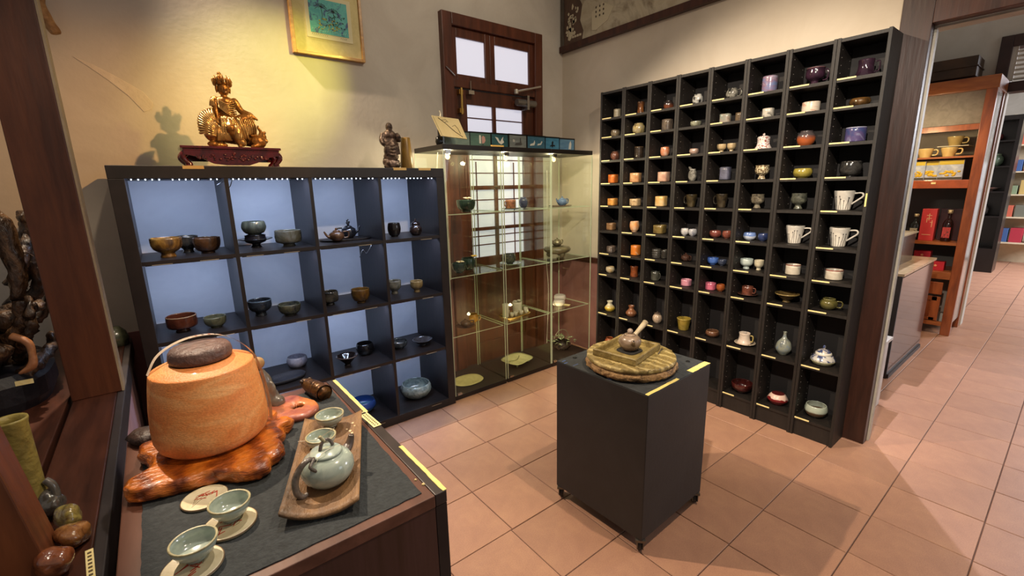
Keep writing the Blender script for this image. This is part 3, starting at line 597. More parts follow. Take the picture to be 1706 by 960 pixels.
# ------------------------------------------------------------------ pots: profiles, as fractions of radius and height
SH = {
 'cyl': [(.80, 0), (.84, .02), (.95, .07), (1, .2), (1, .6), (.98, 1)],
 'straight': [(.93, 0), (.97, .03), (1, .1), (1, 1)],
 'bowl': [(.50, 0), (.50, .10), (.72, .18), (.92, .42), (1, .75), (.99, 1)],
 'rbowl': [(.55, 0), (.55, .06), (.8, .16), (1, .5), (.97, .8), (.88, 1)],
 'foot': [(.48, 0), (.50, .03), (.44, .16), (.50, .24), (.86, .42), (1, .65), (1, 1)],
 'chawan': [(.46, 0), (.48, .03), (.44, .15), (.84, .24), (.98, .38), (1, .7), (.98, 1)],
 'stem': [(.5, 0), (.55, .04), (.40, .18), (.42, .28), (.85, .42), (1, .62), (.94, .9), (.98, 1)],
 'cone': [(.30, 0), (.32, .04), (.28, .18), (.62, .55), (1, 1)],
 'dish': [(.35, 0), (.37, .08), (.36, .2), (.7, .5), (1, .95), (1, 1)],
 'jar': [(.55, 0), (.62, .03), (.88, .22), (1, .48), (.93, .75), (.68, .92), (.70, 1)],
 'flask': [(.5, 0), (.6, .04), (.95, .2), (1, .35), (.8, .55), (.4, .7), (.22, .82), (.20, .95), (.26, 1)],
 'pear': [(.6, 0), (.75, .05), (1, .28), (.88, .45), (.52, .66), (.44, .78), (.56, 1)],
 'flare': [(.68, 0), (.72, .04), (.84, .5), (.98, .95), (1, 1)],
 'bell': [(.9, 0), (1, .05), (.98, .14), (.78, .4), (.72, .7), (.76, 1)],
 'waist': [(.9, 0), (.95, .1), (.84, .5), (.9, .8), (1, 1)],
 'mug': [(.66, 0), (.70, .03), (.76, .25), (.9, .6), (1, .9), (1, 1)],
 'lowjar': [(.6, 0), (.7, .06), (1, .4), (1, .55), (.8, .85), (.62, 1)],
 'ring': [(.8, 0), (.95, .06), (.9, .2), (1, .3), (.93, .45), (1, .55), (.93, .7), (.98, .8), (.9, 1)],
}
def profile(shape, r, h, t=.0032, depth=.12):
    o = [(a*r, b*h) for a, b in SH[shape]]
    # subdivide outer line smoothly
    P = smooth_path([Vector((a, 0, b)) for a, b in o], 3); out = [(p.x, p.z) for p in P]
    inn = [(max(a-t, .002), b) for a, b in out if b > h*depth+t and a > t*1.5]
    top = out[-1]
    return [(0, 0)]+out+[(top[0]-t*.5, top[1]+t*.25)]+[(inn[-1][0], inn[-1][1]*1.0)]+inn[::-1][1:]+[(inn[0][0]*.5, h*depth+t*.6), (0, h*depth+t*.5)]
ORD = ['top', 'second', 'third', 'fourth', 'fifth', 'sixth', 'seventh', 'eighth', 'ninth', 'bottom']
ORC = ['first', 'second', 'third', 'fourth', 'fifth', 'sixth', 'seventh', 'eighth']
def ring_handle(r, h, ang, sc=1.0, z0=.28, z1=.82, rad=.0034, ext=.62):
    d = Vector((math.cos(ang), math.sin(ang), 0)); a = r*.90
    P = smooth_path([d*a*.92+Vector((0, 0, h*z0)), d*(a+r*ext*.75*sc)+Vector((0, 0, h*(z0+.02))), d*(a+r*ext*sc)+Vector((0, 0, h*(z0+z1)/2+h*.08)), d*(a+r*ext*.72*sc)+Vector((0, 0, h*z1*1.02)), d*a*.95+Vector((0, 0, h*z1))], 5)
    return tube(P, rad, 8)
def pot(name, loc, r, h, shape, m, label, cat='cup', group=None, sq=2, wob=.02, handle=None, hm=None, flute=0, fn=6, rim=None, lid=None, n=26, rz=0, extra=None, hr=.0034, hext=.62, twist=0, t=.0032):
    parts = handle is not None or rim or lid or extra
    bm = lathe(profile(shape, r, h, t), n, sq, wob, seed=(loc[0]*7+loc[1]*13) % 5, flute=flute, fn=fn, twist=twist)
    if not parts:
        o = obj(name, bm, m, None, loc, (0, 0, rz), smooth=True); return tag(o, label, cat, group)
    T = thing(name, label, cat, loc, rz, group); obj('body', bm, m, T, smooth=True)
    if handle is not None: obj('handle', ring_handle(r, h, handle, rad=hr, ext=hext), hm or m, T, smooth=True)
    if rim:
        tr = SH[shape][-1][0]*r; obj('rim', lathe([(tr-t, h-.001), (tr-t*.5, h+.0012), (tr+.0005, h-.0005), (tr+.0004, h-.004), (tr-t*.5, h-.004)], n, sq, wob, seed=(loc[0]*7+loc[1]*13) % 5), rim, T, smooth=True)
    if lid:
        tr = SH[shape][-1][0]*r; lm, lh = lid
        L_ = obj('lid', lathe([(0, h-.001), (tr*.98, h-.001), (tr*1.02, h+.001), (tr*.95, h+lh*.25), (tr*.6, h+lh*.5), (0, h+lh*.58)], n), lm, T, smooth=True)
        b = bmesh.new(); sph(b, (0, 0, h+lh*.78), (tr*.2, tr*.2, lh*.28), 10); obj('knob', b, lm, L_, smooth=True)
    if extra: extra(T)
    return T

# ------------------------------------------------------------------ pots in the cube shelf unit (x, y, shelf, radius, height)
ZE = [0, 1.104, .753, .402, .051]
def G(c1, c2=None, **k):
    k.setdefault('rough', .22); k.setdefault('scale', 22); k.setdefault('coat', .5); k.setdefault('bump', .12); return mat(c1, c2, **k)
GE = 'tea bowls in the cube shelf unit'
def E(x, y, s, r, h, shape, m, label, cat='bowl', **k): return pot(k.pop('name', 'tea_bowl'), (x, y, ZE[s]), r, h, shape, m, label, cat, GE, **k)
E(.031, 2.505, 1, .058, .085, 'foot', G('a8813c', '33261a', scale=14, c3='6b4e26'), 'ochre and brown footed bowl, leftmost on top shelf of cube unit')
E(.112, 2.625, 1, .046, .078, 'foot', G('3a3834', '221f1c'), 'dark footed bowl at back between two brown bowls')
E(.182, 2.535, 1, .054, .072, 'bowl', G('5a3c22', '241812', scale=12), 'dark brown swirled bowl, right of the ochre footed bowl', flute=.02, fn=8)
st = pot('bowl_stand', (.394, 2.60, ZE[1]), .050, .062, 'stem', G('17151a', '0f0d10'), 'black flanged stand under the grey-green bowl', 'stand', None,
    extra=lambda T: obj('flange', lathe([(0, .030), (.03, .030), (.066, .038), (.078, .042), (.078, .0445), (.06, .040), (0, .036)], 32), G('17151a', '0f0d10'), T, smooth=True))
pot('tea_bowl', (.394, 2.60, ZE[1]+.064), .056, .066, 'rbowl', G('6f7565', '2c3330', scale=16, stretch=(1, 1, .3), c3='4b5148'), 'grey-green streaked bowl raised on a black stand', 'bowl', GE)
E(.53, 2.52, 1, .063, .080, 'chawan', G('6d6e68', '3a3b3a', scale=9, c3='54503f'), 'wide grey footed bowl with olive patch on top cube shelf')
E(1.105, 2.52, 1, .038, .080, 'rbowl', G('14100f', '1f1714', rough=.08), 'glossy black tall cup in rightmost top cube', 'cup', name='tea_cup')
pot('lidded_jar', (1.229, 2.49, ZE[1]), .037, .064, 'jar', G('3a2a28', '12100f', rough=.1, scale=30), 'small dark metallic lidded jar in rightmost top cube', 'jar', GE, lid=(G('3a2a28', '12100f', rough=.1, scale=30), .034))
E(.035, 2.54, 2, .061, .072, 'chawan', G('5a2c1a', '33180f', scale=12, rough=.15), 'red-brown chawan bowl with pale rim, leftmost second shelf', rim=G('8a6a4a'))
E(.161, 2.50, 2, .046, .052, 'bowl', G('6b6a52', '3c3d30', scale=18), 'small olive-grey bowl beside the red-brown chawan')
E(.367, 2.58, 2, .055, .082, 'foot', G('2c3138', '15171b', scale=16, rough=.12), 'blue-black glossy footed bowl on second shelf', rim=G('5a6a78'))
E(.487, 2.49, 2, .056, .058, 'bowl', G('5c5c46', '26292a', scale=20, bump=.6), 'rough mossy grey uneven bowl on second shelf', wob=.12)
E(.71, 2.56, 2, .047, .076, 'chawan', G('4c4436', '1c1a16', scale=26, rough=.15), 'dark speckled footed cup in third cube of second shelf', wob=.06)
E(.86, 2.49, 2, .051, .078, 'bowl', G('3c2a1a', '17110d', scale=10, c3='6a4c20', rough=.15), 'brown-black bowl with amber patch on second shelf')
E(1.095, 2.56, 2, .042, .082, 'foot', G('777263', '3f403a', scale=20, bump=.5), 'grey rough footed cup in last cube of second shelf', 'cup', name='tea_cup')
E(1.219, 2.51, 2, .039, .070, 'foot', G('9a8458', '6a5636', scale=24, stretch=(1, 1, .25)), 'beige fluted cup in last cube of second shelf', 'cup', name='tea_cup', flute=.02, fn=18)
E(.522, 2.66, 3, .054, .062, 'rbowl', G('9a96a0', '6d6a78', scale=30, style='mottle', rough=.5), 'white-grey crackled bowl behind the dark oval tray', rim=G('77717a'))
def oval_tray():
    bm = lathe([(0, 0), (.075, 0), (.095, .004), (.103, .020), (.100, .021), (.092, .008), (0, .006)], 36, 2.4, .04, rx=1.1, ry=.62)
    tag(obj('oval_tray', bm, mat('2c2d36', '1d1e26', rough=.6, scale=18, bump=.3), loc=(.425, 2.50, ZE[3]), rot=(0, 0, R(8)), smooth=True), 'dark slate oval tray on third shelf behind the table', 'tray', None)
oval_tray()
E(.749, 2.49, 3, .058, .058, 'cone', G('1c1412', '0f0b0a', rough=.08), 'black conical bowl with pale foot on third shelf', rim=G('5a4c44'))
E(.89, 2.59, 3, .052, .072, 'rbowl', G('121011', '0b0a0b', rough=.08), 'glossy black rounded bowl behind the conical one')
E(1.095, 2.56, 3, .054, .046, 'bowl', G('4c4f52', '24282c', rough=.12, scale=18), 'grey-green shallow bowl in last cube of third shelf')
E(1.234, 2.51, 3, .062, .038, 'dish', G('4a484c', '1e1b1d', rough=.08, scale=14), 'shiny dark conical dish in last cube of third shelf')
E(.839, 2.58, 4, .080, .070, 'rbowl', G('3a5fa0', '223c78', scale=14, style='drip', contrast=.4, c3='4f7a96'), 'blue glazed bowl on the bottom shelf beside the table')
E(1.185, 2.55, 4, .100, .090, 'rbowl', G('8f9a94', '626e6c', scale=40, style='mottle', c3='7c8884'), 'large grey-green rounded bowl on the bottom shelf', t=.006)
def small_teapot(loc, r, h, m, label, group, ang, fig=False, cat='teapot', sp=1.0, lidh=.5):
    T = thing('teapot', label, cat, loc, 0, group)
    obj('body', lathe([(0, 0), (r*.55, 0), (r*.6, .003), (r*.9, h*.2), (r, h*.45), (r*.9, h*.7), (r*.5, h*.86), (r*.42, h*.87), (0, h*.87)], 28), m, T, smooth=True)
    L_ = obj('lid', lathe([(0, h*.86), (r*.5, h*.86), (r*.5, h*.89), (r*.3, h*.97), (0, h)], 24), m, T, smooth=True)
    bm = bmesh.new()
    if fig:
        for (x, z, s) in ((0, .012, .008), (-.006, .02, .006), (.006, .022, .006), (-.004, .03, .005), (.002, .036, .004)): sph(bm, (x, 0, h+z-.006), s, 10)
    else: sph(bm, (0, 0, h+r*.1), (r*.16, r*.16, r*.17), 12)
    obj('knob', bm, m, L_, smooth=True)
    d = Vector((math.cos(ang), math.sin(ang), 0))
    P = smooth_path([d*r*.75+Vector((0, 0, h*.35)), d*r*1.25+Vector((0, 0, h*.5)), d*r*1.6*sp+Vector((0, 0, h*.9))], 5)
    obj('spout', tube(P, interp([r*.30, r*.17, r*.10], len(P)), 10), m, T, smooth=True)
    obj('handle', ring_handle(r, h, ang+PI, rad=r*.11, ext=.75, z0=.25, z1=.78), m, T, smooth=True); return T
tag(obj('slate_tray', lathe([(0, 0), (.11, 0), (.12, .004), (.118, .008), (.10, .005), (0, .005)], 30, 2.6, .1, rx=1.25, ry=.75), mat('241c1a', '15100f', rough=.5, bump=.4, scale=20), loc=(.845, 2.585, ZE[1]), smooth=True), 'dark thin tray under the two teapots on top cube shelf', 'tray', None)
small_teapot((.766, 2.50, ZE[1]+.0065), .040, .060, G('6b4a30', '33221a', scale=18), 'brown teapot in front of the black one, spout to the left', 'teapots in the cube unit', PI)
small_teapot((.872, 2.62, ZE[1]+.0065), .042, .072, G('23252c', '121318', rough=.15), 'black teapot with figure knob, spout to the right', 'teapots in the cube unit', 0, fig=True)

# ------------------------------------------------------------------ eight tall narrow shelves on the right wall
BX0 = 2.607; BW = .2027; BY0 = 2.2617; BH = 2.011; BD = .176
ZR = [0, 1.835, 1.708, 1.548, 1.388, 1.227, 1.045, .876, .716, .412, .108]
STRIP = {}
for c_ in range(1, 9):
    for r_ in range(1, 11): STRIP[r_, c_] = ((.0, .42+.12*((c_*r_*7) % 5)/5))
for k in ((6, 1), (2, 4), (5, 7), (6, 7), (4, 6)): STRIP.pop(k)
peg = bmesh.new()
for x in (.035, .145):
    for i in range(55):
        z = .13+i*.034
        if z < 1.98: sph(peg, (x, 0, z), (.0016, .0012, .0016), 6)
peg_me = bpy.data.meshes.new('peg_holes'); peg.to_mesh(peg_me); peg.free(); peg_me.materials.append(mat('8a8078', rough=.5))
for c_ in range(1, 9):
    y1 = BY0-BW*(c_-1); y0 = y1-BW+.0015
    lab = 'tall narrow black shelf tower, '+ORC[c_-1]+' from the room corner'
    if c_ == 8: lab = 'tall narrow black shelf tower nearest the dark wooden post'
    t = thing('narrow_bookcase', lab, 'shelf', (BX0, y0, 0), 0, 'black narrow shelf towers'); W_ = BW-.0015
    obj('side_panel', box(0, BD, 0, .014, 0, BH), BENNO, t, bevel=.0015); obj('side_panel', box(0, BD, W_-.014, W_, 0, BH), BENNO, t, bevel=.0015)
    obj('top_board', box(.004, BD, .014, W_-.014, BH-.018, BH-.003), BENNO, t); obj('back_panel', box(BD-.005, BD, .014, W_-.014, .03, BH-.018), mat('1a1514', rough=.7), t)
    obj('plinth', box(.012, .03, .014, W_-.014, .0, .09), BENNO, t)
    for r_ in range(1, 11):
        z = ZR[r_]; s = obj('shelf', box(.004, BD-.005, .014, W_-.014, z-.0165, z-.0015), BENNO, t)
        if (r_, c_) in STRIP:
            a, b = STRIP[r_, c_]; o = obj('price_strip', box(.0015, .0055, W_-.014-(W_-.03)*b, W_-.016, z-.0065, z), TAG, s)
            o.rotation_euler = (0, 0, 0)
    p = bpy.data.objects.new('peg_holes', peg_me); col.objects.link(p); p.parent = t; p.location = (0, W_-.0145, 0); p['kind'] = 'stuff'
    if c_ == 8: obj('price_strip', box(-.001, .001, .004, .010, 1.25, 1.31), YTAPE, t)
GB = 'pottery on the tall narrow shelves'
def B(r_, c_, y, r, h, shape, m, desc, cat='cup', x=2.70, name=None, **k):
    pos = ('top' if r_ == 1 else ORD[r_-1])+' row, '+('last' if c_ == 8 else ORC[c_-1])+' narrow shelf tower'
    x = min(x, BX0+BD-.008-r*1.02) if x+r*1.02 > BX0+BD-.008 else x
    return pot(name or ('tea_bowl' if cat == 'bowl' else 'ceramic_'+cat.replace(' ', '_')), (x, y, ZR[r_]), r, h, shape, m, desc+', '+pos, cat, GB, **k)
M_ = -PI/2
SPK = lambda a, b, **k: G(a, b, scale=k.pop('scale', 45), **k)
B(1, 1, 2.186, .025, .062, 'straight', G('a89c84', '8a7f6a'), 'beige block-like cup')
B(2, 1, 2.198, .033, .050, 'rbowl', G('8a7a60', '4a3f33', scale=40), 'mottled beige small bowl', 'bowl')
B(3, 1, 2.196, .032, .062, 'jar', G('7a4c3a', '3f2c26', scale=25), 'red-brown rounded cup')
B(1, 2, 1.987, .024, .080, 'waist', G('7a4a24', '2c1c14', scale=26, rough=.1), 'bronze twisted tall cup', flute=.06, fn=5, twist=60)
B(2, 2, 1.998, .042, .072, 'jar', G('8c8474', '3c3a36', scale=24, c3='a89460'), 'round grey and gold streaked jar', 'jar', wob=.05, name='round_jar')
B(3, 2, 1.988, .031, .078, 'cyl', G('3c3026', '1f1915'), 'dark brown cylinder cup', rim=G('5a4632'))
B(1, 3, 1.775, .031, .056, 'jar', G('6f3c26', '2c2422', style='drip', contrast=.5, lo=.6, hi=.9), 'rust and black small pot', 'pot', name='small_pot')
B(2, 3, 1.777, .034, .070, 'straight', G('6c5e50', '3a3434', scale=14), 'brown-grey squared mug', sq=3)
B(3, 3, 1.785, .029, .060, 'rbowl', G('c26a3a', 'c9b29c', style='mottle', scale=12), 'orange and cream rounded cup', wob=.05)
B(1, 4, 1.576, .031, .062, 'jar', G('b5b2aa', '1c1b1b', scale=22, lo=.45, hi=.55, rough=.1), 'black and white streaked round cup', wob=.05)
B(2, 4, 1.579, .032, .034, 'bowl', G('9fa088', '6a6350'), 'pale green-brown small bowl', 'bowl')
B(3, 4, 1.579, .028, .034, 'rbowl', G('b09486', '8b7466', scale=30), 'pinkish beige low cup')
B(1, 5, 1.366, .034, .060, 'jar', G('8a857a', '191818', scale=30, lo=.4, hi=.6, rough=.1), 'silver-black marbled pot mug', 'mug', handle=M_, wob=.04)
B(2, 5, 1.396, .033, .052, 'straight', G('7d8a80', '56504a', scale=10, c3='9a8a7a'), 'grey-green squared cup', sq=3.4, rz=.3)
B(2, 5, 1.315, .020, .050, 'straight', G('6f5c46', '4c3e30'), 'narrow brown cup behind the side panel', sq=3)
B(3, 5, 1.405, .026, .046, 'foot', G('b8a078', 'a08860'), 'beige footed bowl, left of two', 'bowl')
B(3, 5, 1.345, .024, .046, 'foot', G('bda680', 'a48c66'), 'beige footed bowl, right of two', 'bowl')
B(1, 6, 1.166, .038, .085, 'cyl', G('6f7ea6', 'a5a8b8', scale=9, stretch=(1, 1, 3), c3='8a6a7c', bump=.1), 'blue and mauve banded cylinder cup', sq=2.4, n=32)
B(2, 6, 1.160, .029, .050, 'straight', G('c4bcae', '4a463f', scale=14, lo=.45, hi=.58), 'white and grey marbled cup', wob=.05, sq=2.6)
B(3, 6, 1.170, .042, .058, 'bell', G('d8cdc6', '8a3a30', style='speckle', scale=16, lo=.55, hi=.6), 'white red-speckled conical lidded pot', 'pot', name='conical_pot', lid=(G('d8cdc6', '8a3a30', style='speckle', scale=16, lo=.55, hi=.6), .026))
B(1, 7, .952, .042, .084, 'stem', G('3c2434', '1c1218', scale=10, rough=.08), 'dark purple stemmed mug', 'mug', handle=M_, rim=G('6a4c50'), hext=.45)
B(2, 7, .955, .040, .052, 'cyl', G('d8c8b4', 'b8633a', scale=10, lo=.48, hi=.62, stretch=(1, 1, 3)), 'white and orange streaked bowl', 'bowl', n=32)
B(3, 7, .961, .042, .074, 'jar', G('a8562c', '4a4242', style='drip', contrast=.7, scale=12, lo=.75, hi=1.05), 'round orange-brown jar with grey shoulder', 'jar', name='round_jar')
B(1, 8, .745, .042, .078, 'bell', G('34202e', '181016', scale=10, rough=.08), 'dark purple flared-base mug', 'mug', handle=M_, hext=.35)
B(2, 8, .750, .042, .038, 'rbowl', G('6a4a24', '2c2014', style='mottle', scale=16, rough=.1), 'amber and black low pot', 'bowl')
B(3, 8, .750, .042, .068, 'straight', G('3f4672', '8c90ac', scale=10, c3='5a4a72', lo=.4, hi=.62, bump=.1), 'blue and violet painted cup', n=32, rim=G('a0a0b4'))
B(4, 1, 2.199, .034, .060, 'straight', G('c9702c', '9c4a1c'), 'bright orange squared cup', sq=3.4, x=2.69)
B(4, 2, 2.001, .039, .064, 'straight', G('c9a070', '9c5c34', scale=10), 'cream and orange squared cup', sq=3.2, x=2.69, rz=.2)
B(4, 3, 1.778, .038, .062, 'straight', G('c9a58c', '9a6a58', scale=9), 'pinkish cream squared cup', sq=3, x=2.69)
B(4, 5, 1.370, .030, .074, 'straight', G('5f5f72', '4a4a58', scale=30, rough=.5), 'blue-grey squared vase', 'vase', sq=3.6)
B(4, 6, 1.162, .036, .074, 'stem', G('c9bb98', '5f4a34', style='speckle', scale=18, lo=.45, hi=.55), 'gold and white speckled footed cup', name='footed_cup')
B(4, 7, .958, .044, .048, 'rbowl', G('9a8c3c', '7c6e30', scale=20), 'olive yellow glossy bowl', 'bowl')
B(4, 8, .750, .046, .072, 'rbowl', G('3c3a38', '141312', scale=24, rough=.15), 'black carved textured bowl', 'bowl', flute=.035, fn=14, twist=60, rim=G('4a4642'))
B(4, 4, 1.579, .026, .072, 'jar', G('9a968c', '4c4842', scale=40, rough=.12), 'silvery grey pinched pitcher vase', 'vase', wob=.12, rim=G('b0aca0'), extra=lambda T: obj('spout_lip', tube([(0, .012, .070), (0, .020, .080), (0, .028, .086)], [.010, .008, .004], 8), G('9a968c', '4c4842', scale=40, rough=.12), T, smooth=True))
B(5, 1, 2.207, .037, .050, 'straight', G('d09a4c', 'a8642c', scale=30), 'yellow-orange speckled squared bowl', 'bowl', sq=2.8)
B(5, 2, 2.005, .039, .048, 'straight', G('b89c74', '4c3a2c', scale=12, lo=.5, hi=.62), 'cream cup with brown strokes', sq=2.8)
B(5, 3, 1.795, .038, .066, 'straight', G('cf9f50', 'c9b894', scale=10), 'gold and cream squared cup', sq=3.2)
B(5, 4, 1.575, .034, .078, 'mug', G('4c4028', '2a241a', scale=40, rough=.3), 'dark bronze mug with left handle', 'mug', handle=PI/2, n=8, wob=0)
B(5, 5, 1.378, .034, .080, 'mug', G('443a28', '262019', scale=40, rough=.3), 'dark bronze faceted mug with left handle', 'mug', handle=PI/2, n=6, wob=0)
B(5, 6, 1.172, .034, .078, 'stem', G('8d8470', '3c352c', scale=30, rough=.12), 'grey-gold footed cup', name='footed_cup')
B(5, 7, .962, .037, .082, 'stem', G('66675a', '34352e', scale=30), 'grey-green rounded cup on low foot', name='footed_cup')
B(6, 1, 2.214, .034, .050, 'straight', G('8a6a48', '6a4c34', scale=30), 'brown squared sake cup', sq=3.4)
B(6, 2, 2.003, .034, .072, 'rbowl', G('d88a3c', 'd8cdb8', style='mottle', scale=8), 'orange and white rounded cup')
B(6, 3, 1.795, .041, .056, 'straight', G('7c6a3c', '5c4a2a', scale=20), 'olive brown squared cup with dark foot', sq=3.6)
B(6, 4, 1.608, .025, .044, 'rbowl', G('cfcac4', '8c8c94', scale=14), 'white crinkled small cup, left of two', wob=.08)
B(6, 4, 1.553, .025, .042, 'rbowl', G('c2c0c0', '77788a', scale=14), 'white and blue-grey small cup, right of two', wob=.08)
B(6, 5, 1.403, .035, .042, 'rbowl', G('7c4238', '5a2c26', scale=24), 'red-brown small bowl, left of two', 'bowl')
B(6, 5, 1.330, .026, .044, 'rbowl', G('8c4c3c', '5e3228', scale=24), 'reddish small cup, right of two')
B(6, 6, 1.197, .034, .042, 'rbowl', G('c5cbd8', '6c84b8', style='drip', contrast=.3, lo=.7, hi=.35, scale=10), 'white bowl with blue base, left of two', 'bowl')
B(6, 6, 1.122, .027, .042, 'rbowl', G('34406c', '1f2744', scale=14), 'dark blue small bowl, right of two', 'bowl')
B(7, 1, 2.209, .036, .046, 'ring', G('6c5c50', '3c342f', scale=20), 'grey-brown ridged low cup')
B(7, 2, 1.985, .035, .070, 'straight', G('c9742c', 'd0c0a0', scale=9, lo=.52, hi=.62), 'orange cylinder cup with white panel', sq=2.6)
B(7, 3, 1.812, .034, .060, 'ring', G('4a4640', '2c2926', scale=20), 'dark grey ribbed cup')
B(7, 3, 1.748, .022, .060, 'straight', G('3a3630', '25221f'), 'dark narrow cup tucked right')
small_teapot((2.70, 1.59, ZR[7]), .030, .048, G('4a3026', '1c1412', rough=.08, scale=30), 'shiny brown mini teapot, seventh row, fourth narrow shelf tower', GB, PI/2*.8, sp=.9)
B(7, 5, 1.405, .033, .042, 'bowl', G('4c70b8', '35549a', scale=30), 'bright blue small bowl', 'bowl', flute=.015, fn=12)
B(7, 5, 1.345, .026, .036, 'bowl', G('3f465a', '2c3040', scale=20), 'dark blue-grey small bowl', 'bowl')
B(7, 6, 1.200, .035, .058, 'foot', G('c5cfc8', '9aa8a0', scale=10), 'pale mint footed bowl, left of two', 'bowl', wob=.05)
B(7, 6, 1.130, .025, .058, 'foot', G('cfc4a8', 'b0a488', scale=10), 'cream footed cup, right of two', n=20)
B(7, 7, .951, .036, .054, 'straight', G('cfc5b4', 'b4a894', scale=16), 'white squat cup with reddish rim', rim=G('8c4a3a'), extra=lambda T: [obj('foot_lobe', box(-.007, .007, -.007, .007, 0, .008), G('cfc5b4'), T, loc=(.024*math.cos(a), .024*math.sin(a), .0)) for a in (0, 1.57, 3.14, 4.71)])
B(7, 8, .760, .039, .050, 'straight', G('cfc5b4', 'b4a894', scale=16), 'white wide cup with red rim', rim=G('8c3a30'))
B(8, 1, 2.212, .034, .046, 'rbowl', G('c2b89c', 'a8823c', scale=10), 'cream and mustard small bowl', 'bowl')
B(8, 2, 1.990, .030, .078, 'waist', G('8a4824', '5a2c18', scale=24), 'rust-brown waisted tumbler', wob=.04)
B(8, 3, 1.813, .031, .060, 'straight', G('4c4c42', '38382f', scale=24), 'grey-green mug', 'mug', handle=M_, hext=.4)
B(8, 4, 1.575, .033, .040, 'straight', G('c98a98', 'b87888', scale=30), 'pale pink cup', flute=.012, fn=14)
B(8, 5, 1.408, .031, .042, 'straight', G('c96a80', 'b85a70', scale=30), 'bright pink cup, left of two', flute=.012, fn=16)
B(8, 5, 1.342, .025, .042, 'rbowl', G('a85a2c', '7c3c1c'), 'orange-brown cup, right of two')
def saucer(name, loc, r, m, label, h=.010):
    return tag(obj(name, lathe([(0, 0), (r*.5, 0), (r*.55, .002), (r*.95, h), (r, h+.001), (r*.97, h+.003), (r*.6, .0045), (0, .004)], 30), m, loc=loc, smooth=True), label, 'saucer', GB)
saucer('saucer', (2.705, 1.180, ZR[8]), .056, G('5a3a30', '3c2822'), 'brown saucer under rust cup, eighth row, sixth narrow shelf tower')
pot('ceramic_cup', (2.705, 1.183, ZR[8]+.0045), .031, .050, 'straight', G('7c4634', '4a2c24', scale=20), 'rust-brown cup on a saucer, eighth row, sixth narrow shelf tower', 'cup', GB, handle=M_)
B(8, 7, .966, .060, .050, 'cone', G('6f5a34', '3c2e1c', scale=14, rough=.12), 'wide olive-brown conical bowl', 'bowl', rim=G('8c7848'))
B(8, 8, .765, .040, .056, 'jar', G('6a6234', '4a4426', scale=14), 'olive green teacup with right handle', handle=M_, rim=G('8c8450'))
B(9, 1, 2.207, .041, .080, 'pear', G('c9a83c', 'c9c2a4', style='drip', contrast=.3, lo=.5, hi=.8), 'yellow and white flared-neck vase', 'vase')
B(9, 2, 2.004, .041, .082, 'pear', G('8a5a3c', '5c3622', scale=14, rough=.15), 'glossy brown pear-shaped vase', 'vase')
B(9, 3, 1.779, .033, .066, 'jar', G('b8a088', '6a5444', scale=14, lo=.5, hi=.65), 'cream and brown lidded tea caddy', 'jar', flute=.02, fn=8, lid=(G('5a4c40'), .016))
B(9, 4, 1.574, .045, .078, 'flare', G('9c8434', '6f5c26', scale=12), 'mustard olive flared bucket cup', rim=G('b8a050'))
B(9, 5, 1.372, .042, .038, 'rbowl', G('6f4a34', '4a2e20', scale=20), 'brown glazed low bowl', 'bowl', rim=G('8c6a4c'))
saucer('saucer', (2.708, 1.170, ZR[9]), .060, G('cbb9a0', 'b8a58c'), 'cream saucer under the cream cup, ninth row, sixth narrow shelf tower')
pot('ceramic_cup', (2.708, 1.176, ZR[9]+.0045), .041, .066, 'bell', G('d8c8b8', 'c9b4a0'), 'cream conical cup with yellow handle, ninth row, sixth narrow shelf tower', 'cup', GB, handle=M_, hm=G('b8a05a'), hext=.35)
B(9, 7, .953, .040, .132, 'flask', G('79848c', '5c656c', scale=24, c3='8a8c7c'), 'blue-grey bottle vase with narrow neck', 'vase', name='bottle_vase')
B(9, 8, .758, .056, .058, 'lowjar', G('c9c4bc', '34406a', scale=26, lo=.46, hi=.54), 'blue and white porcelain squat lidded jar', 'jar', name='porcelain_jar', lid=(G('39446c', 'c9c0b4', scale=40, lo=.5, hi=.6), .046),
  extra=lambda T: (obj('collar', lathe([(.036, .050), (.040, .052), (.038, .064), (.032, .070), (0, .071)], 26), G('d8d2c6'), T, smooth=True), obj('base_band', lathe([(.034, 0), (.045, .003), (.0565, .020), (.0575, .026), (.05, .026)], 26), G('a8a488', '8c8868'), T, smooth=True)))
B(10, 1, 2.200, .040, .085, 'jar', G('a85c34', '6f3820', scale=14), 'orange-brown jar half hidden by the pedestal', 'jar')
B(10, 6, 1.160, .060, .060, 'bowl', G('4c1c18', '240e0c', scale=14, rough=.08), 'dark oxblood wide bowl on tall foot', 'bowl')
B(10, 7, .953, .053, .062, 'lowjar', G('6c1c1c', 'd8b8a8', style='drip', contrast=.8, scale=20, lo=.98, hi=1.02, rough=.1), 'dark red pot with dripping pink-white glaze', 'pot', name='red_pot', lid=(G('4c1414'), .006))
B(10, 8, .758, .054, .066, 'rbowl', G('5c4430', 'a8b0a0', style='drip', contrast=.35, scale=10, lo=.62, hi=.72), 'brown bowl with grey-white upper glaze', 'bowl', rim=G('b0b8a8'))
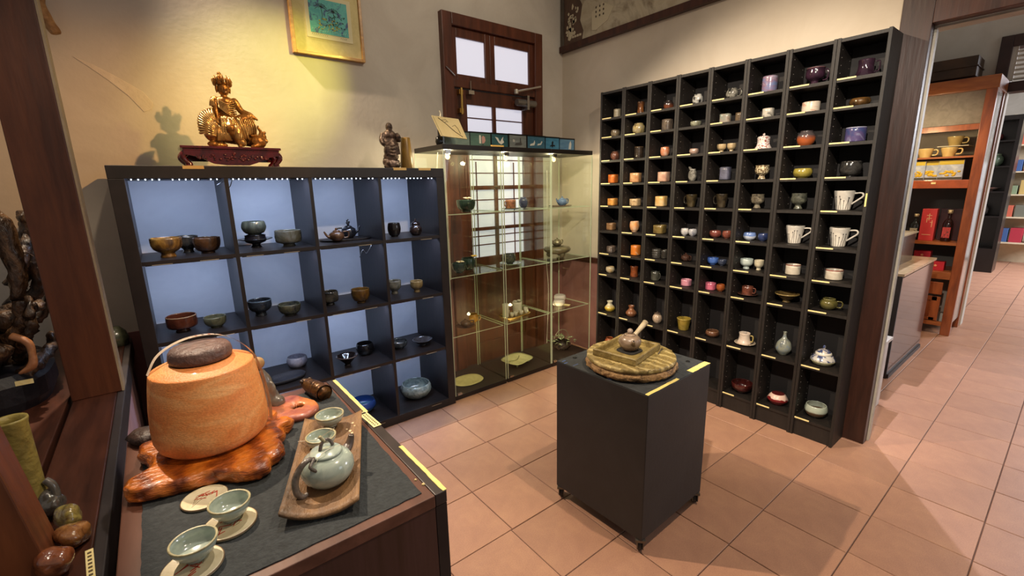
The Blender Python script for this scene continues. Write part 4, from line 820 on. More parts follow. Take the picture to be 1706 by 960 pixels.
# white mugs with dark painted stems
def stem_mug(r_, y, c_):
    T = thing('white_mug', 'large white mug with black painted sprouts, '+ORD[r_-1]+' row, '+('last' if c_ == 8 else ORC[c_-1])+' narrow shelf tower', 'mug', (2.715, y, ZR[r_]), 0, GB)
    r, h = .044, .094
    obj('body', lathe(profile('mug', r, h), 32), G('ddd6ca', 'cfc7ba', bump=.05), T, smooth=True)
    d = Vector((0, -1, 0)); P = smooth_path([d*r*.72+Vector((0, 0, h*.30)), d*(r*1.25)+Vector((0, 0, h*.50)), d*(r*1.75)+Vector((0, 0, h*.72)), d*(r*1.6)+Vector((0, 0, h*.88)), d*r*.93+Vector((0, 0, h*.86))], 5)
    obj('handle', tube(P, .0042, 8), G('ddd6ca', 'cfc7ba', bump=.05), T, smooth=True)
    rnd = random.Random(r_*10+c_); INK = mat('241c1a', rough=.3)
    def rad(z):
        f = z/h; S = SH['mug']
        for (a0, b0), (a1, b1) in zip(S, S[1:]):
            if b0 <= f <= b1: return r*(a0+(a1-a0)*(f-b0)/(b1-b0))
        return r
    for k in range(8):
        a0 = PI+.9-k*.30; top = rnd.uniform(.45, .72)*h; b = rnd.uniform(-.25, .25); P = []
        for i in range(7):
            f = i/6; z = .003+top*f; a = a0+b*math.sin(f*2.6)*f; q = rad(z)+.0002; P.append((q*math.cos(a), q*math.sin(a), z))
        bm = tube(P, .0009, 5); sph(bm, P[-1], .0026, 8); obj('painted_sprout', bm, INK, T, smooth=True)
    return T
stem_mug(5, .765, 8); stem_mug(6, .765, 8); stem_mug(6, .968, 7)

# ------------------------------------------------------------------ glass display cabinets
def glass_cabinet(x0, label):
    x1 = x0+.426; y0, y1 = 2.402, 2.766
    t = thing('glass_cabinet', label, 'display cabinet', (x0, y0, 0), 0, 'glass display cabinets'); W_ = x1-x0; D = y1-y0
    KB = mat('1f1814', '15100e', rough=.4, scale=8)
    obj('base', box(0, W_, 0, D, 0, .030), KB, t, bevel=.002); obj('top', box(0, W_, 0, D, 1.60, 1.63), KB, t, bevel=.002)
    g = .004; e = .006
    obj('door', box(e, W_-e, .0, g, .031, 1.60), GLASS, t)['label'] = 'clear glass door'
    obj('side_glass', box(0, g, .006, D-e, .030, 1.60), GLASS, t); obj('side_glass', box(W_-g, W_, .006, D-e, .030, 1.60), GLASS, t); obj('back_glass', box(e, W_-e, D-g, D, .030, 1.60), GLASS, t)
    for (xa, ya) in ((0, 0), (W_-.0045, 0), (0, D-.005), (W_-.0045, D-.005)): obj('glass_edge', box(xa, xa+.0045, ya, ya+.005, .030, 1.60), EDGE, t)
    for z in (1.22, .825, .435):
        s = obj('glass_shelf', box(.008, W_-.008, .012, D-.010, z-.005, z), GLASS, t); obj('shelf_edge', boxes([(.008, W_-.008, .0115, .0125, z-.005, z), (.008, .009, .012, D-.01, z-.005, z), (W_-.009, W_-.008, .012, D-.01, z-.005, z)]), EDGE, s)
    obj('hinge', boxes([(.018, .052, -.002, .012, 1.575, 1.598)]), CHROME, t); obj('hinge', boxes([(.018, .05, -.002, .012, .031, .045)]), CHROME, t)
    lm = obj('spotlight', lathe([(0, 0), (.014, 0), (.016, .004), (.014, .010), (.006, .012), (0, .012)], 20), mat('ffe8a8', emit=2.0), t, loc=(.045, .03, 1.56), rot=(R(90), 0, 0)); lm['label'] = 'small round glowing lamp'
    l = bpy.data.lights.new('cabinet_lamp', 'POINT'); l.energy = 4.2; l.color = (1, .88, .58); l.shadow_soft_size = .015
    o = bpy.data.objects.new('cabinet_lamp', l); col.objects.link(o); o.parent = t; o.location = (.09, .10, 1.56)
    l = bpy.data.lights.new('cabinet_lamp', 'POINT'); l.energy = 1.6; l.color = (1, .84, .48); l.shadow_soft_size = .015
    o = bpy.data.objects.new('cabinet_lamp', l); col.objects.link(o); o.parent = t; o.location = (.10, .08, .36)
    return t
gc1 = glass_cabinet(1.392, 'glass display cabinet nearest the cube shelf unit')
gc2 = glass_cabinet(1.832, 'middle glass display cabinet of the three')
gc3 = glass_cabinet(2.264, 'glass display cabinet in the room corner')
obj('cable', tube(smooth_path([(.02, .10, 1.59), (.018, .14, 1.3), (.02, .12, .9), (.018, .13, .3), (.02, .12, .04)], 6), .0025, 6), mat('e0d8c0', rough=.5), gc1)
obj('cable', tube(smooth_path([(.26, .33, 1.5), (.27, .34, 1.2), (.25, .33, .8), (.28, .34, .5), (.25, .33, .05)], 6), .0022, 6), mat('d8d0c4', rough=.5), gc3)
GD = 'pottery in the glass cabinets'
ZD = [0, 1.2205, .8255, .4355, .0305]
DG = G('2c4036', '141f1a', scale=14, rough=.12)
def flower(T, x, y, z, c, r=.022):
    m_ = mat(c, rough=.5)
    for k in range(7):
        a = k*2*PI/7; bm = tube([(0, 0, 0), (r*.5*math.cos(a), r*.5*math.sin(a), r*.35), (r*math.cos(a), r*math.sin(a), r*.25+.004*(k % 2))], [.003, .006, .002], 6, flat=.4); obj('petal', bm, m_, T, loc=(x, y, z), smooth=True)
    bm = bmesh.new(); sph(bm, (0, 0, .004), .005, 8); obj('flower_centre', bm, mat('c9903c', rough=.6), T, loc=(x, y, z))
def D_(x, y, s, r, h, shape, m, label, cat='bowl', **k): return pot(k.pop('name', 'glazed_bowl'), (x, y, ZD[s]), r, h, shape, m, label, cat, GD, **k)
D_(1.652, 2.58, 1, .062, .078, 'bowl', DG, 'dark green bowl with white flower on top glass shelf', flute=.04, fn=7, extra=lambda T: flower(T, .0, -.02, .082, 'e8d8b8', .03))
D_(1.549, 2.54, 2, .047, .066, 'bowl', DG, 'dark green ribbed bowl with cream flower, left of two', flute=.03, fn=9, extra=lambda T: flower(T, .0, -.02, .068, 'e8d8b8', .028))
D_(1.660, 2.60, 2, .050, .080, 'rbowl', DG, 'dark green ribbed pot with yellow flower, right of two', 'pot', flute=.03, fn=9, extra=lambda T: flower(T, .045, -.01, .084, 'e0b850', .024))
D_(1.578, 2.54, 3, .068, .016, 'dish', G('5a3a24', '3a2416'), 'brown low dish under the brown teapot', 'dish')
small_teapot((1.578, 2.54, ZD[3]+.009), .036, .048, G('6a4a30', '3e2a1c', scale=20), 'small brown teapot on brown dish in left glass cabinet', GD, PI*.9)
D_(1.70, 2.62, 3, .036, .060, 'jar', G('b8862c', '7c5a20'), 'ochre handled jar in left glass cabinet', 'jar', handle=-PI/3)
tag(obj('oval_plate', lathe([(0, 0), (.08, 0), (.112, .005), (.114, .009), (.11, .010), (.08, .006), (0, .005)], 40, 2.3, .03, rx=1.1, ry=.85), G('b5ad78', 'a39a68', scale=12), loc=(1.59, 2.56, ZD[4]), smooth=True), 'pale yellow-green oval plate on the floor of left glass cabinet', 'plate', GD)
tag(obj('saucer_plate', lathe([(0, 0), (.05, 0), (.068, .006), (.07, .009), (.066, .009), (.05, .005), (0, .004)], 30), G('5c6650', '3c4434'), loc=(2.025, 2.57, ZD[1]), smooth=True), 'dark green plate under the orange textured cup', 'plate', GD)
pot('textured_cup', (2.020, 2.57, ZD[1]+.0045), .038, .062, 'straight', G('a8684a', '5c4434', scale=40, bump=.5), 'orange textured cup on a green plate in middle cabinet', 'cup', GD, handle=PI, hext=.5)
tag(obj('saucer_plate', lathe([(0, 0), (.06, 0), (.078, .008), (.082, .012), (.078, .012), (.06, .006), (0, .005)], 30, 2, .05), G('8c9a84', '5c6a5c'), loc=(2.0, 2.56, ZD[2]), smooth=True), 'pale green plate under the dark speckled cup', 'plate', GD)
pot('speckled_cup', (2.0, 2.57, ZD[2]+.0055), .046, .070, 'rbowl', G('5a5a4c', '2a2c26', scale=30), 'dark speckled footed cup on pale green plate, middle cabinet', 'cup', GD, handle=PI)
D_(2.215, 2.66, 1, .034, .078, 'jar', G('3c4058', '24273a', scale=12), 'dark blue vase at the back of the middle cabinet', 'vase', rim=G('5a5c74'))
def bamboo_set():
    tag(obj('bamboo_tray', lathe([(0, 0), (.12, 0), (.128, .004), (.128, .009), (.122, .010), (.115, .006), (0, .006)], 40, 5, .02, rx=1.05, ry=.6), G('b08c4c', '8a6a34', scale=12), loc=(2.03, 2.56, ZD[3]), rot=(0, 0, R(8)), smooth=True), 'tan rectangular tray under the white tea set', 'tray', GD)
    CR = G('ddd6bc', 'c9c0a0', scale=12)
    z = ZD[3]+.0065
    pot('tea_jug', (1.925, 2.535, z), .024, .100, 'straight', CR, 'tall white cylinder pot at left end of the white tea set', 'jug', GD, lid=(CR, .008))
    pot('tea_jug', (2.085, 2.60, z), .036, .078, 'straight', CR, 'wide white pot with twin tops at back of the white tea set', 'jug', GD, extra=lambda T: [obj('lug', lathe([(0, 0), (.012, 0), (.013, .012), (.009, .013), (.008, .004), (0, .004)], 14), CR, T, loc=(s, 0, .078), smooth=True) for s in (-.018, .018)])
    for k, (x, y) in enumerate(((1.968, 2.515), (2.003, 2.517), (2.058, 2.52), (2.112, 2.525), (1.988, 2.595), (2.14, 2.565))):
        w_ = ('first', 'second', 'third', 'fourth')[k]+' from left in the front row of the white tea set' if k < 4 else ('behind the front row near the cylinder pot' if k == 4 else 'at the right end of the white tea set')
        pot('tea_cup', (x, y, z), .017, .030, 'bowl', CR, 'tiny white cup, '+w_, 'cup', GD, n=16)
bamboo_set()
def square_dish():
    T = thing('square_dish', 'pale yellow-green square footed dish on the floor of middle cabinet', 'dish', (2.07, 2.59, ZD[4]), R(12), GD)
    obj('plate', lathe([(0, .022), (.10, .022), (.125, .030), (.138, .034), (.137, .038), (.12, .034), (.08, .028), (0, .027)], 44, 3.6, .05, rx=.9, ry=.78), G('c2c090', 'a9a878', scale=10), T, smooth=True)
    for sx in (-1, 1):
        for sy in (-1, 1): obj('foot', tube([(sx*.07, sy*.055, 0), (sx*.072, sy*.057, .024)], [.006, .010], 10), G('a9a878'), T, smooth=True)
    obj('raised_stem', tube(smooth_path([(-.08, .02, .031), (-.02, -.01, .034), (.06, .03, .033)], 5), .003, 6), G('8c8c60'), T, smooth=True)
square_dish()
tag(obj('saucer_plate', lathe([(0, 0), (.08, 0), (.1, .004), (.098, .008), (.08, .005), (0, .004)], 34, 2, .03, ry=.8), G('5c4434', '3c2c24'), loc=(2.525, 2.58, ZD[1]), smooth=True), 'brown flat plate under the blue teapot', 'plate', GD)
small_teapot((2.545, 2.58, ZD[1]+.0045), .040, .062, G('5f7594', '3a4a66', scale=14), 'small blue teapot with long spout in corner cabinet', GD, PI, sp=1.0)
def brazier():
    T = thing('clay_brazier', 'olive-brown three-footed clay brazier under the silver kettle', 'brazier', (2.49, 2.58, ZD[2]), 0, GD)
    m_ = G('6f6448', '453c2c', scale=14, rough=.3)
    obj('bowl', lathe([(0, .03), (.07, .028), (.10, .045), (.108, .062), (.098, .078), (.06, .084), (.05, .082), (.045, .06), (0, .055)], 36), m_, T, smooth=True)
    for k in range(3):
        a = k*2.094+.5; bm = bmesh.new(); sph(bm, (.062*math.cos(a), .062*math.sin(a), .024), (.026, .022, .026), 12); obj('foot', bm, m_, T, smooth=True)
brazier()
small_teapot((2.49, 2.58, ZD[2]+.084), .038, .058, mat('b8ac8c', '6a6048', rough=.18, metal=.8, scale=12), 'silver kettle standing on the clay brazier', GD, PI, sp=.85)
pot('white_cup', (2.465, 2.53, ZD[3]), .047, .050, 'rbowl', G('cfc4b8', 'bcb0a4'), 'white wide cup in front, corner cabinet', 'cup', GD, handle=PI, hext=.5)
pot('white_cup', (2.56, 2.62, ZD[3]), .050, .056, 'rbowl', G('cfc4b8', 'bcb0a4'), 'white wide cup behind the other, corner cabinet', 'cup', GD)
tag(obj('paper_slip', box(0, .04, 0, .05, 0, .001), TAG, loc=(2.515, 2.47, ZD[3]), rot=(0, 0, R(25))), 'small cream paper slip beside the white cups in corner cabinet', 'label', None)
def leaf_bowl():
    T = thing('leaf_basket_bowl', 'dark bowl heaped with curled green-cream ceramic leaves under arched handle', 'bowl', (2.545, 2.585, ZD[4]), 0, GD)
    obj('bowl', lathe(profile('rbowl', .08, .07), 30), G('4c3c30', '241c18', rough=.1), T, smooth=True)
    P = [(.088*math.cos(a), 0, .07+.10*math.sin(a)) for a in [PI*i/16 for i in range(17)]]; obj('handle', tube(P, .003, 6), mat('7c7460', rough=.4), T, smooth=True)
    rnd = random.Random(3); LM = G('9a9c74', '5c6444', scale=30)
    for k in range(46):
        a = rnd.uniform(0, 6.28); q = rnd.uniform(0, .10)**.9; z = .085+.035*(1-q/.1)+rnd.uniform(-.01, .01); d = Vector((math.cos(rnd.uniform(0, 6.28)), math.sin(rnd.uniform(0, 6.28)), rnd.uniform(-.2, .6))).normalized()*.017
        c = Vector((q*math.cos(a), q*math.sin(a)*.8, z)); obj('leaf', tube([c-d, c+Vector((0, 0, .005)), c+d], [.002, .0065, .002], 6, flat=.35), LM, T, smooth=True)
leaf_bowl()

# ------------------------------------------------------------------ on top of the shelves
def gilded_statue():
    sd = thing('statue_stand', 'dark red lacquered carved stand under the gilded statue', 'stand', (.333, 2.52, 1.4905), R(0))
    RL = mat('5a1218', '34080c', rough=.18, scale=14, coat=.8)
    obj('top_board', boxes([(-.195, .2, -.07, .09, .078, .089), (-.188, .193, -.064, .084, .070, .078)]), RL, sd, bevel=.002)
    bm = bmesh.new(); poly = [(-.185, .07), (.19, .07), (.19, .052), (.15, .045), (.11, .026), (.06, .008), (-.03, .008), (-.08, .014), (-.12, .036), (-.16, .048), (-.185, .052)]
    prism(bm, poly, 0, .012, Matrix(((1, 0, 0, 0), (0, 0, 1, -.066), (0, 1, 0, 0), (0, 0, 0, 1)))); obj('apron', bm, RL, sd)
    bm = bmesh.new(); rnd = random.Random(2)
    for k in range(60):
        x = rnd.uniform(-.14, .14); zz = .04+rnd.uniform(-.016, .02)*(1-abs(x)/.2); sph(bm, (x, -.067, zz), (rnd.uniform(.004, .009), .004, rnd.uniform(.003, .006)), 7)
    obj('carved_relief', bm, mat('6a2420', '3a0c10', rough=.15, coat=1, scale=40), sd, smooth=True)
    obj('back_apron', box(-.185, .19, .07, .08, .03, .07), RL, sd)
    for sx in (-1, 1):
        for sy in (-.05, .07):
            P = smooth_path([(sx*.175+.002, sy, .066), (sx*.192+.002, sy, .045), (sx*.180+.002, sy, .022), (sx*.168+.002, sy, .010), (sx*.180+.002, sy, .0)], 4)
            obj('leg', tube(P, interp([.016, .014, .010, .010, .014], len(P)), 10), RL, sd, smooth=True)
    obj('floor_rail', boxes([(-.185, .19, -.058, -.048, 0, .005), (-.185, .19, .065, .075, 0, .005)]), RL, sd)
    GO = mat('b08a52', '54391f', rough=.30, metal=.55, scale=22, c3='96662a', bump=.35, bscale=90, lo=.3, hi=.7)
    GL = mat('cba668', '7e5c30', rough=.28, metal=.6, scale=18, bump=.2, bscale=80)
    t = thing('gilded_statue', 'gilded bodhisattva statue seated on a lion, on the red stand', 'statue', (.333, 2.53, 1.58))
    def P_(u, v, y=0): return Vector(((u-475)*.000526, y, (705-v)*.000564))
    def cap(bm, a, b, ra, rb): tube([a, a.lerp(b, .33), a.lerp(b, .66), b], [ra, ra*.67+rb*.33, ra*.33+rb*.67, rb], 12, bm); sph(bm, a, ra, 12); sph(bm, b, rb, 12)
    bm = bmesh.new()     # the seated figure: head, neck, torso, arms, legs
    sph(bm, P_(490, 250), (.0245, .023, .030), 20); sph(bm, P_(494, 275, -.006), (.015, .015, .013), 12)
    cap(bm, P_(490, 285), P_(488, 320), .012, .014)
    sph(bm, P_(487, 345), (.038, .024, .024), 18); sph(bm, P_(490, 385), (.033, .024, .032), 18); sph(bm, P_(492, 440), (.033, .026, .028), 18); sph(bm, P_(505, 490), (.050, .038, .028), 18)
    cap(bm, P_(415, 335), P_(408, 400, -.004), .017, .013); cap(bm, P_(408, 400, -.004), P_(412, 475, -.01), .012, .009); sph(bm, P_(412, 495, -.014), (.011, .010, .014), 10)
    cap(bm, P_(560, 340), P_(600, 410, -.006), .017, .014); cap(bm, P_(600, 410, -.006), P_(668, 440, -.022), .013, .010); cap(bm, P_(668, 440, -.022), P_(712, 475, -.026), .010, .005)
    cap(bm, P_(545, 500, -.012), P_(655, 450, -.016), .026, .020); cap(bm, P_(655, 455, -.016), P_(680, 590, -.014), .019, .011); cap(bm, P_(680, 595, -.016), P_(650, 605, -.03), .009, .006)
    cap(bm, P_(490, 505, -.012), P_(492, 560, -.042), .028, .024); cap(bm, P_(492, 560, -.042), P_(540, 670, -.044), .021, .012); cap(bm, P_(545, 690, -.046), P_(540, 695, -.062), .011, .008)
    fg = blob('figure', bm, GO, t, .0022)
    bm = bmesh.new()     # draped robe folds
    for k in range(16):
        a = P_(440+k*9, 470+6*(k % 3), -.036-.006*math.sin(k)); b = P_(430+k*13, 640+12*math.sin(k*1.7), -.038+.002*k/3); mid = a.lerp(b, .5)+Vector((.004*math.sin(k*2.1), -.008, 0)); tube(smooth_path([a, mid, b], 4), interp([.004, .007, .004], 9), 8, bm)
    for k in range(7): tube(smooth_path([P_(430, 330+k*10, -.016), P_(490, 372+k*12, -.032), P_(560, 350+k*18, -.02)], 4), .0032, 7, bm)
    for k in range(6): tube(smooth_path([P_(600+k*14, 470, -.030), P_(610+k*16, 540, -.036), P_(600+k*17, 610-k*5, -.03)], 4), .0042, 7, bm)
    for k in range(5): tube(smooth_path([P_(425-k*7, 320+k*5, -.01), P_(385+k*4, 345, -.016), P_(375+k*7, 388, -.012)], 4), .005, 7, bm)
    for q in range(2):
        tube(smooth_path([P_(385, 480+q*12, -.02), P_(412, 510+q*8, -.026), P_(435, 540+q*8, -.02)], 4), .005, 7, bm)
    sph(bm, P_(535, 600, -.046), (.022, .016, .04), 12); sph(bm, P_(560, 665, -.04), (.022, .016, .02), 12)
    obj('robe', bm, GL, t, smooth=True)
    bm = bmesh.new()     # crown
    bmc = P_(488, 215)
    for k in range(7):
        a = PI*(k/6)+PI; x = bmc.x+.032*math.cos(a); y = .020*math.sin(a); hgt = .030+.010*math.sin(PI*k/6)
        tube([(x*1.0, y, bmc.z), (x*1.04, y*1.2, bmc.z+hgt*.5), (x*1.02, y, bmc.z+hgt)], [.005, .008, .0015], 8, bm)
    sph(bm, P_(480, 165), (.014, .012, .018), 12); sph(bm, P_(476, 140), (.009, .009, .011), 12); sph(bm, P_(488, 210), (.030, .024, .010), 16)
    for s in (-1, 1): sph(bm, bmc+Vector((s*.031, -.004, .004)), (.008, .008, .014), 8); sph(bm, bmc+Vector((s*.0255, -.002, -.02)), (.0055, .007, .018), 8)
    obj('crown', bm, GO, t, smooth=True)
    fm = mat('3a2010', rough=.4)
    for s in (-1, 1): obj('eye', box(s*.008+bmc.x-.003+.002, s*.008+bmc.x+.005, -.0215, -.020, P_(0, 250).z-.001, P_(0, 250).z+.0006), fm, t)
    b = bmesh.new(); sph(b, P_(494, 256, -.023), (.0026, .0035, .006), 8); obj('nose', b, GO, t, smooth=True)
    obj('mouth', box(P_(487, 0).x, P_(502, 0).x, -.0235, -.0215, P_(0, 274).z, P_(0, 272).z), fm, t)
    bm = bmesh.new()     # lion body
    cap(bm, P_(430, 600, .01), P_(700, 640, .01), .036, .032); sph(bm, P_(700, 650, -.01), (.038, .03, .032), 16); cap(bm, P_(690, 680, -.03), P_(640, 695, -.04), .012, .008)
    cap(bm, P_(420, 640, -.01), P_(400, 690, -.02), .016, .012); sph(bm, P_(345, 682, -.03), (.022, .02, .013), 12); cap(bm, P_(365, 640, 0), P_(350, 685, -.02), .018, .012); sph(bm, P_(360, 590, -.01), (.036, .03, .042), 16); sph(bm, P_(330, 520, -.012), (.026, .024, .03), 16)
    cap(bm, P_(440, 690, -.02), P_(380, 690, -.03), .010, .010)
    blob('lion', bm, GO, t, .0024)['label'] = 'crouching lion mount'
    bm = bmesh.new()    # mane curls fan out to the upper left
    for k in range(13):
        f = k/12; tip = P_(268+f*110-40*math.sin(f*PI), 600-f*150-55*math.sin(f*PI*.8), -.018); root = P_(365+f*30, 610-f*70, -.034); mid = root.lerp(tip, .55)+Vector((-.004, -.012, .004))
        tube(smooth_path([root, mid, tip, tip+Vector((.006, -.003, .008))], 4), interp([.007, .007, .0055, .002], 13), 8, bm)
    for k in range(9):
        f = k/8; tip = P_(300+f*80-20*math.sin(f*PI), 610-f*110-40*math.sin(f*PI), -.030); root = P_(375+f*20, 620-f*60, -.04); tube(smooth_path([root, root.lerp(tip, .5)+Vector((0, -.01, 0)), tip], 4), interp([.007, .007, .004], 9), 8, bm)
    for k in range(9): tube(smooth_path([P_(390+k*10, 545+k*3, -.036), P_(395+k*11, 600, -.044), P_(388+k*12, 655, -.036)], 4), .0048, 7, bm)
    obj('mane', bm, GL, t, smooth=True)
    bm = bmesh.new(); tube(smooth_path([P_(720, 640, 0), P_(765, 610, -.004), P_(750, 580, -.006), P_(775, 570, -.004)], 5), .007, 9, bm); tube(smooth_path([P_(710, 620, 0), P_(735, 570, -.004), P_(718, 535, -.006), P_(722, 515, 0)], 5), interp([.009, .007, .003], 16), 9, bm); sph(bm, P_(765, 640, -.006), (.012, .008, .012), 10); sph(bm, P_(752, 600, -.006), (.010, .008, .012), 10)
    blob('tail', bm, GO, t, .0024)
gilded_statue()
def luohan():
    t = thing('bronze_figurine', 'glossy dark brown standing sage figurine at right end of shelf top', 'figurine', (1.135, 2.55, 1.4905), R(-10))
    M1 = mat('8a7466', '241a16', rough=.14, metal=.6, scale=20, c3='55443a', bump=.4, bscale=80, lo=.35, hi=.65)
    bm = bmesh.new()
    sph(bm, (0, 0, .232), (.020, .021, .026), 18); sph(bm, (0, -.012, .218), (.012, .010, .014), 12)
    for (x, z, rx, rz_) in ((0, .185, .040, .028), (0, .15, .044, .04), (0, .10, .040, .045)): sph(bm, (x, 0, z), (rx, .032, rz_), 18)
    tube(smooth_path([(-.034, 0, .195), (-.046, -.01, .16), (-.038, -.028, .135), (-.008, -.036, .14)], 4), interp([.018, .018, .014, .009], 13), 10, bm)
    tube(smooth_path([(.034, 0, .195), (.046, -.012, .165), (.044, -.028, .172), (.040, -.032, .190)], 4), interp([.018, .017, .014, .009], 13), 10, bm); sph(bm, (0, .004, .17), (.046, .026, .05), 16); sph(bm, (0, 0, .07), (.044, .032, .03), 16)
    for k in range(9): tube(smooth_path([(-.03+k*.008, -.024, .17-.004*k), (-.036+k*.009, -.038, .12), (-.038+k*.010, -.036, .075+.006*math.sin(k))], 4), .005, 7, bm)
    for k in range(4): tube(smooth_path([(-.04, -.02, .14-k*.018), (0, -.044, .13-k*.018), (.042, -.02, .14-k*.018)], 4), .004, 7, bm)
    blob('figure', bm, M1, t, .0022, disp=.0)
    bm = bmesh.new(); rnd = random.Random(8)
    for k in range(22): a = rnd.uniform(0, 6.28); sph(bm, (.036*math.cos(a), .024*math.sin(a), rnd.uniform(.012, .06)), (.016, .014, .014), 10)
    sph(bm, (0, 0, .03), (.045, .032, .035), 14)
    for v in bm.verts: v.co.z = max(v.co.z, 0)
    blob('rock_base', bm, M1, t, .003)
    fm = mat('120c0a', rough=.4)
    for s in (-1, 1): obj('eye', box(s*.007-.0028, s*.007+.0028, -.0215, -.0195, .236, .2375), fm, t)
    b = bmesh.new(); sph(b, (0, -.022, .230), (.003, .004, .006), 8); obj('nose', b, M1, t, smooth=True); obj('mouth', box(-.005, .005, -.0235, -.021, .2175, .219), fm, t)
luohan()
tag(obj('bamboo_brush_pot', lathe([(0, 0), (.039, 0), (.040, .004), (.034, .08), (.0275, .175), (.026, .180), (.022, .179), (.02, .17), (0, .165)], 30, 2, .02), mat('8a6a2c', '5a3e18', rough=.35, scale=14, bump=.15, stretch=(1, 1, .4)), loc=(1.236, 2.56, 1.4905), smooth=True), 'tapered ochre-brown tube beside the dark sage figurine', 'tube')
def sketch_board():
    t = thing('sketch_board', 'cream card with ink branch drawing propped at left end of glass cabinets', 'card', (1.42, 2.44, 1.631))
    M = Matrix(((1, 0, 0, 0), (0, .35, .94, 0), (0, -.94, .35, 0), (0, 0, 0, 1)))
    # card corners in the x/z plane, leaning back
    pts = [(-.062, .160), (.120, .152), (.170, .038), (-.012, .048)]
    bm = bmesh.new(); A = [bm.verts.new((x, .10*(z-.04)+.0, z)) for x, z in pts]; Bv = [bm.verts.new((x+.004, .10*(z-.04)+.008, z-.002)) for x, z in pts]
    bm.faces.new(A); bm.faces.new(Bv[::-1])
    for i in range(4): bm.faces.new((A[i], Bv[i], Bv[(i+1) % 4], A[(i+1) % 4]))
    obj('card', bm, mat('e8d49c', 'dcc68a', rough=.6, scale=8), t)
    def s(P, r=.0014):
        obj('ink_stroke', tube([(x, .10*(z-.04)-.001, z) for x, z in P], r, 5), mat('4a3a28', rough=.6), t)
    s([(-.02, .150), (.03, .118), (.09, .075), (.14, .048)], .0016); s([(.0, .138), (.03, .142), (.045, .128)], .001); s([(.07, .105), (.09, .115), (.11, .095), (.125, .065)], .0012); s([(.02, .125), (.035, .132)], .001)
    s([(-.052, .154), (-.006, .054)], .0007)
    obj('clear_easel', boxes([(0, .008, -.004, .004, 0, .05), (.09, .098, -.004, .004, 0, .045), (0, .1, -.004, .03, 0, .003)]), GLASS, t)
    obj('wire_hook', tube(smooth_path([(.0, .02, .155), (.004, .02, .175), (-.002, .02, .19)], 4), .003, 6), mat('d8d0b8', rough=.4), t)
sketch_board()
tag(obj('black_clamp', lathe([(0, 0), (.026, 0), (.034, .02), (.03, .045), (.012, .058), (0, .06)], 20, 2.6, .1, ry=.6), mat('0f0d0d', rough=.25), loc=(1.437, 2.50, 1.631), smooth=True), 'small black object behind the cream drawing card', 'holder')
def photo_strip():
    t = thing('photo_strip', 'long black framed strip of seven bird and sea photographs on cabinet top', 'photo display', (0, 2.56, 1.631))
    X = [1.46, 1.69, 1.861, 2.007, 2.168, 2.344, 2.492, 2.661]
    top = lambda x: .098+.006*math.sin((x-1.4)*2.4)
    BGC = [('7f9184', '6a7c70'), ('5f7c6c', '48665a'), ('3f6a6e', '2c5054'), ('8a8e88', '6f7470'), ('4f7a8c', '3a6274'), ('5a9ab8', '4684a2'), ('6f9ab4', '5884a4')]
    FR = mat('15120f', rough=.35)
    WB = mat('e0dccc', rough=.5); BK = mat('1a1a1e', rough=.5); PK = mat('c9988a', rough=.5)
    for i in range(7):
        a, b = X[i], X[i+1]; yo = .012*(i % 2)
        y0 = .006*math.sin(i*1.2)
        p = obj('photo', box(a+.004, b-.004, y0, y0+.004, .008, top((a+b)/2)-.008), mat(BGC[i][0], BGC[i][1], rough=.3, scale=10, stretch=(1, 1, 4)), t)
        obj('frame', boxes([(a-.001, a+.004, y0-.003, y0+.008, 0, top(a)), (b-.004, b+.001, y0-.003, y0+.008, 0, top(b)), (a, b, y0-.003, y0+.008, 0, .008), (a, b, y0-.003, y0+.008, top((a+b)/2)-.008, top((a+b)/2))]), FR, t)
        c = (a+b)/2; y = y0-.0015
        def pl(poly, m_, nm='bird'):
            bm = bmesh.new(); prism(bm, poly, 0, .0012, Matrix(((1, 0, 0, c), (0, 0, 1, y), (0, 1, 0, 0), (0, 0, 0, 1)))); obj(nm, bm, m_, p)
        if i == 1: pl([(-.01, .03), (.004, .03), (.004, .082), (-.01, .082)], WB, 'white_panel'); pl([(.012, .03), (.03, .034), (.04, .05), (.036, .07), (.022, .08), (.01, .07)], PK, 'shell'); pl([(.0, .018), (.03, .018), (.02, .028)], mat('3c4a44', rough=.6), 'rock')
        if i == 2: pl([(-.04, .078), (-.015, .072), (.002, .045), (.012, .062), (.03, .082), (.026, .06), (.036, .045), (.012, .03), (-.01, .04)], WB)
        if i == 3: pl([(-.03, .03), (.03, .03), (.036, .04), (.03, .05), (.026, .078), (.02, .08), (.018, .05), (-.02, .044)], mat('4c4a46', rough=.5)); pl([(-.045, .05), (-.028, .05), (-.028, .065), (-.045, .068)], mat('b8b4a8', rough=.5), 'foam')
        if i == 4:
            pl([(-.06, .03), (-.02, .034), (-.012, .052), (-.018, .068), (-.026, .050), (-.056, .042)], WB); pl([(.01, .034), (.045, .04), (.06, .062), (.05, .066), (.04, .05), (.014, .046)], WB)
        if i == 5: pl([(-.02, .04), (-.005, .045), (-.006, .062), (.006, .075), (.012, .06), (.006, .046), (.026, .044), (.028, .034), (.01, .036), (.0, .024), (-.008, .036), (-.024, .03)], BK, 'plant')
        if i == 6: pl([(.02, .02), (.045, .02), (.05, .06), (.04, .082), (.026, .06)], WB, 'boat')
    obj('price_strip', box(1.745, 1.84, -.162, -.150, -.003, .006), mat('e0b45c', rough=.6), t)
photo_strip()

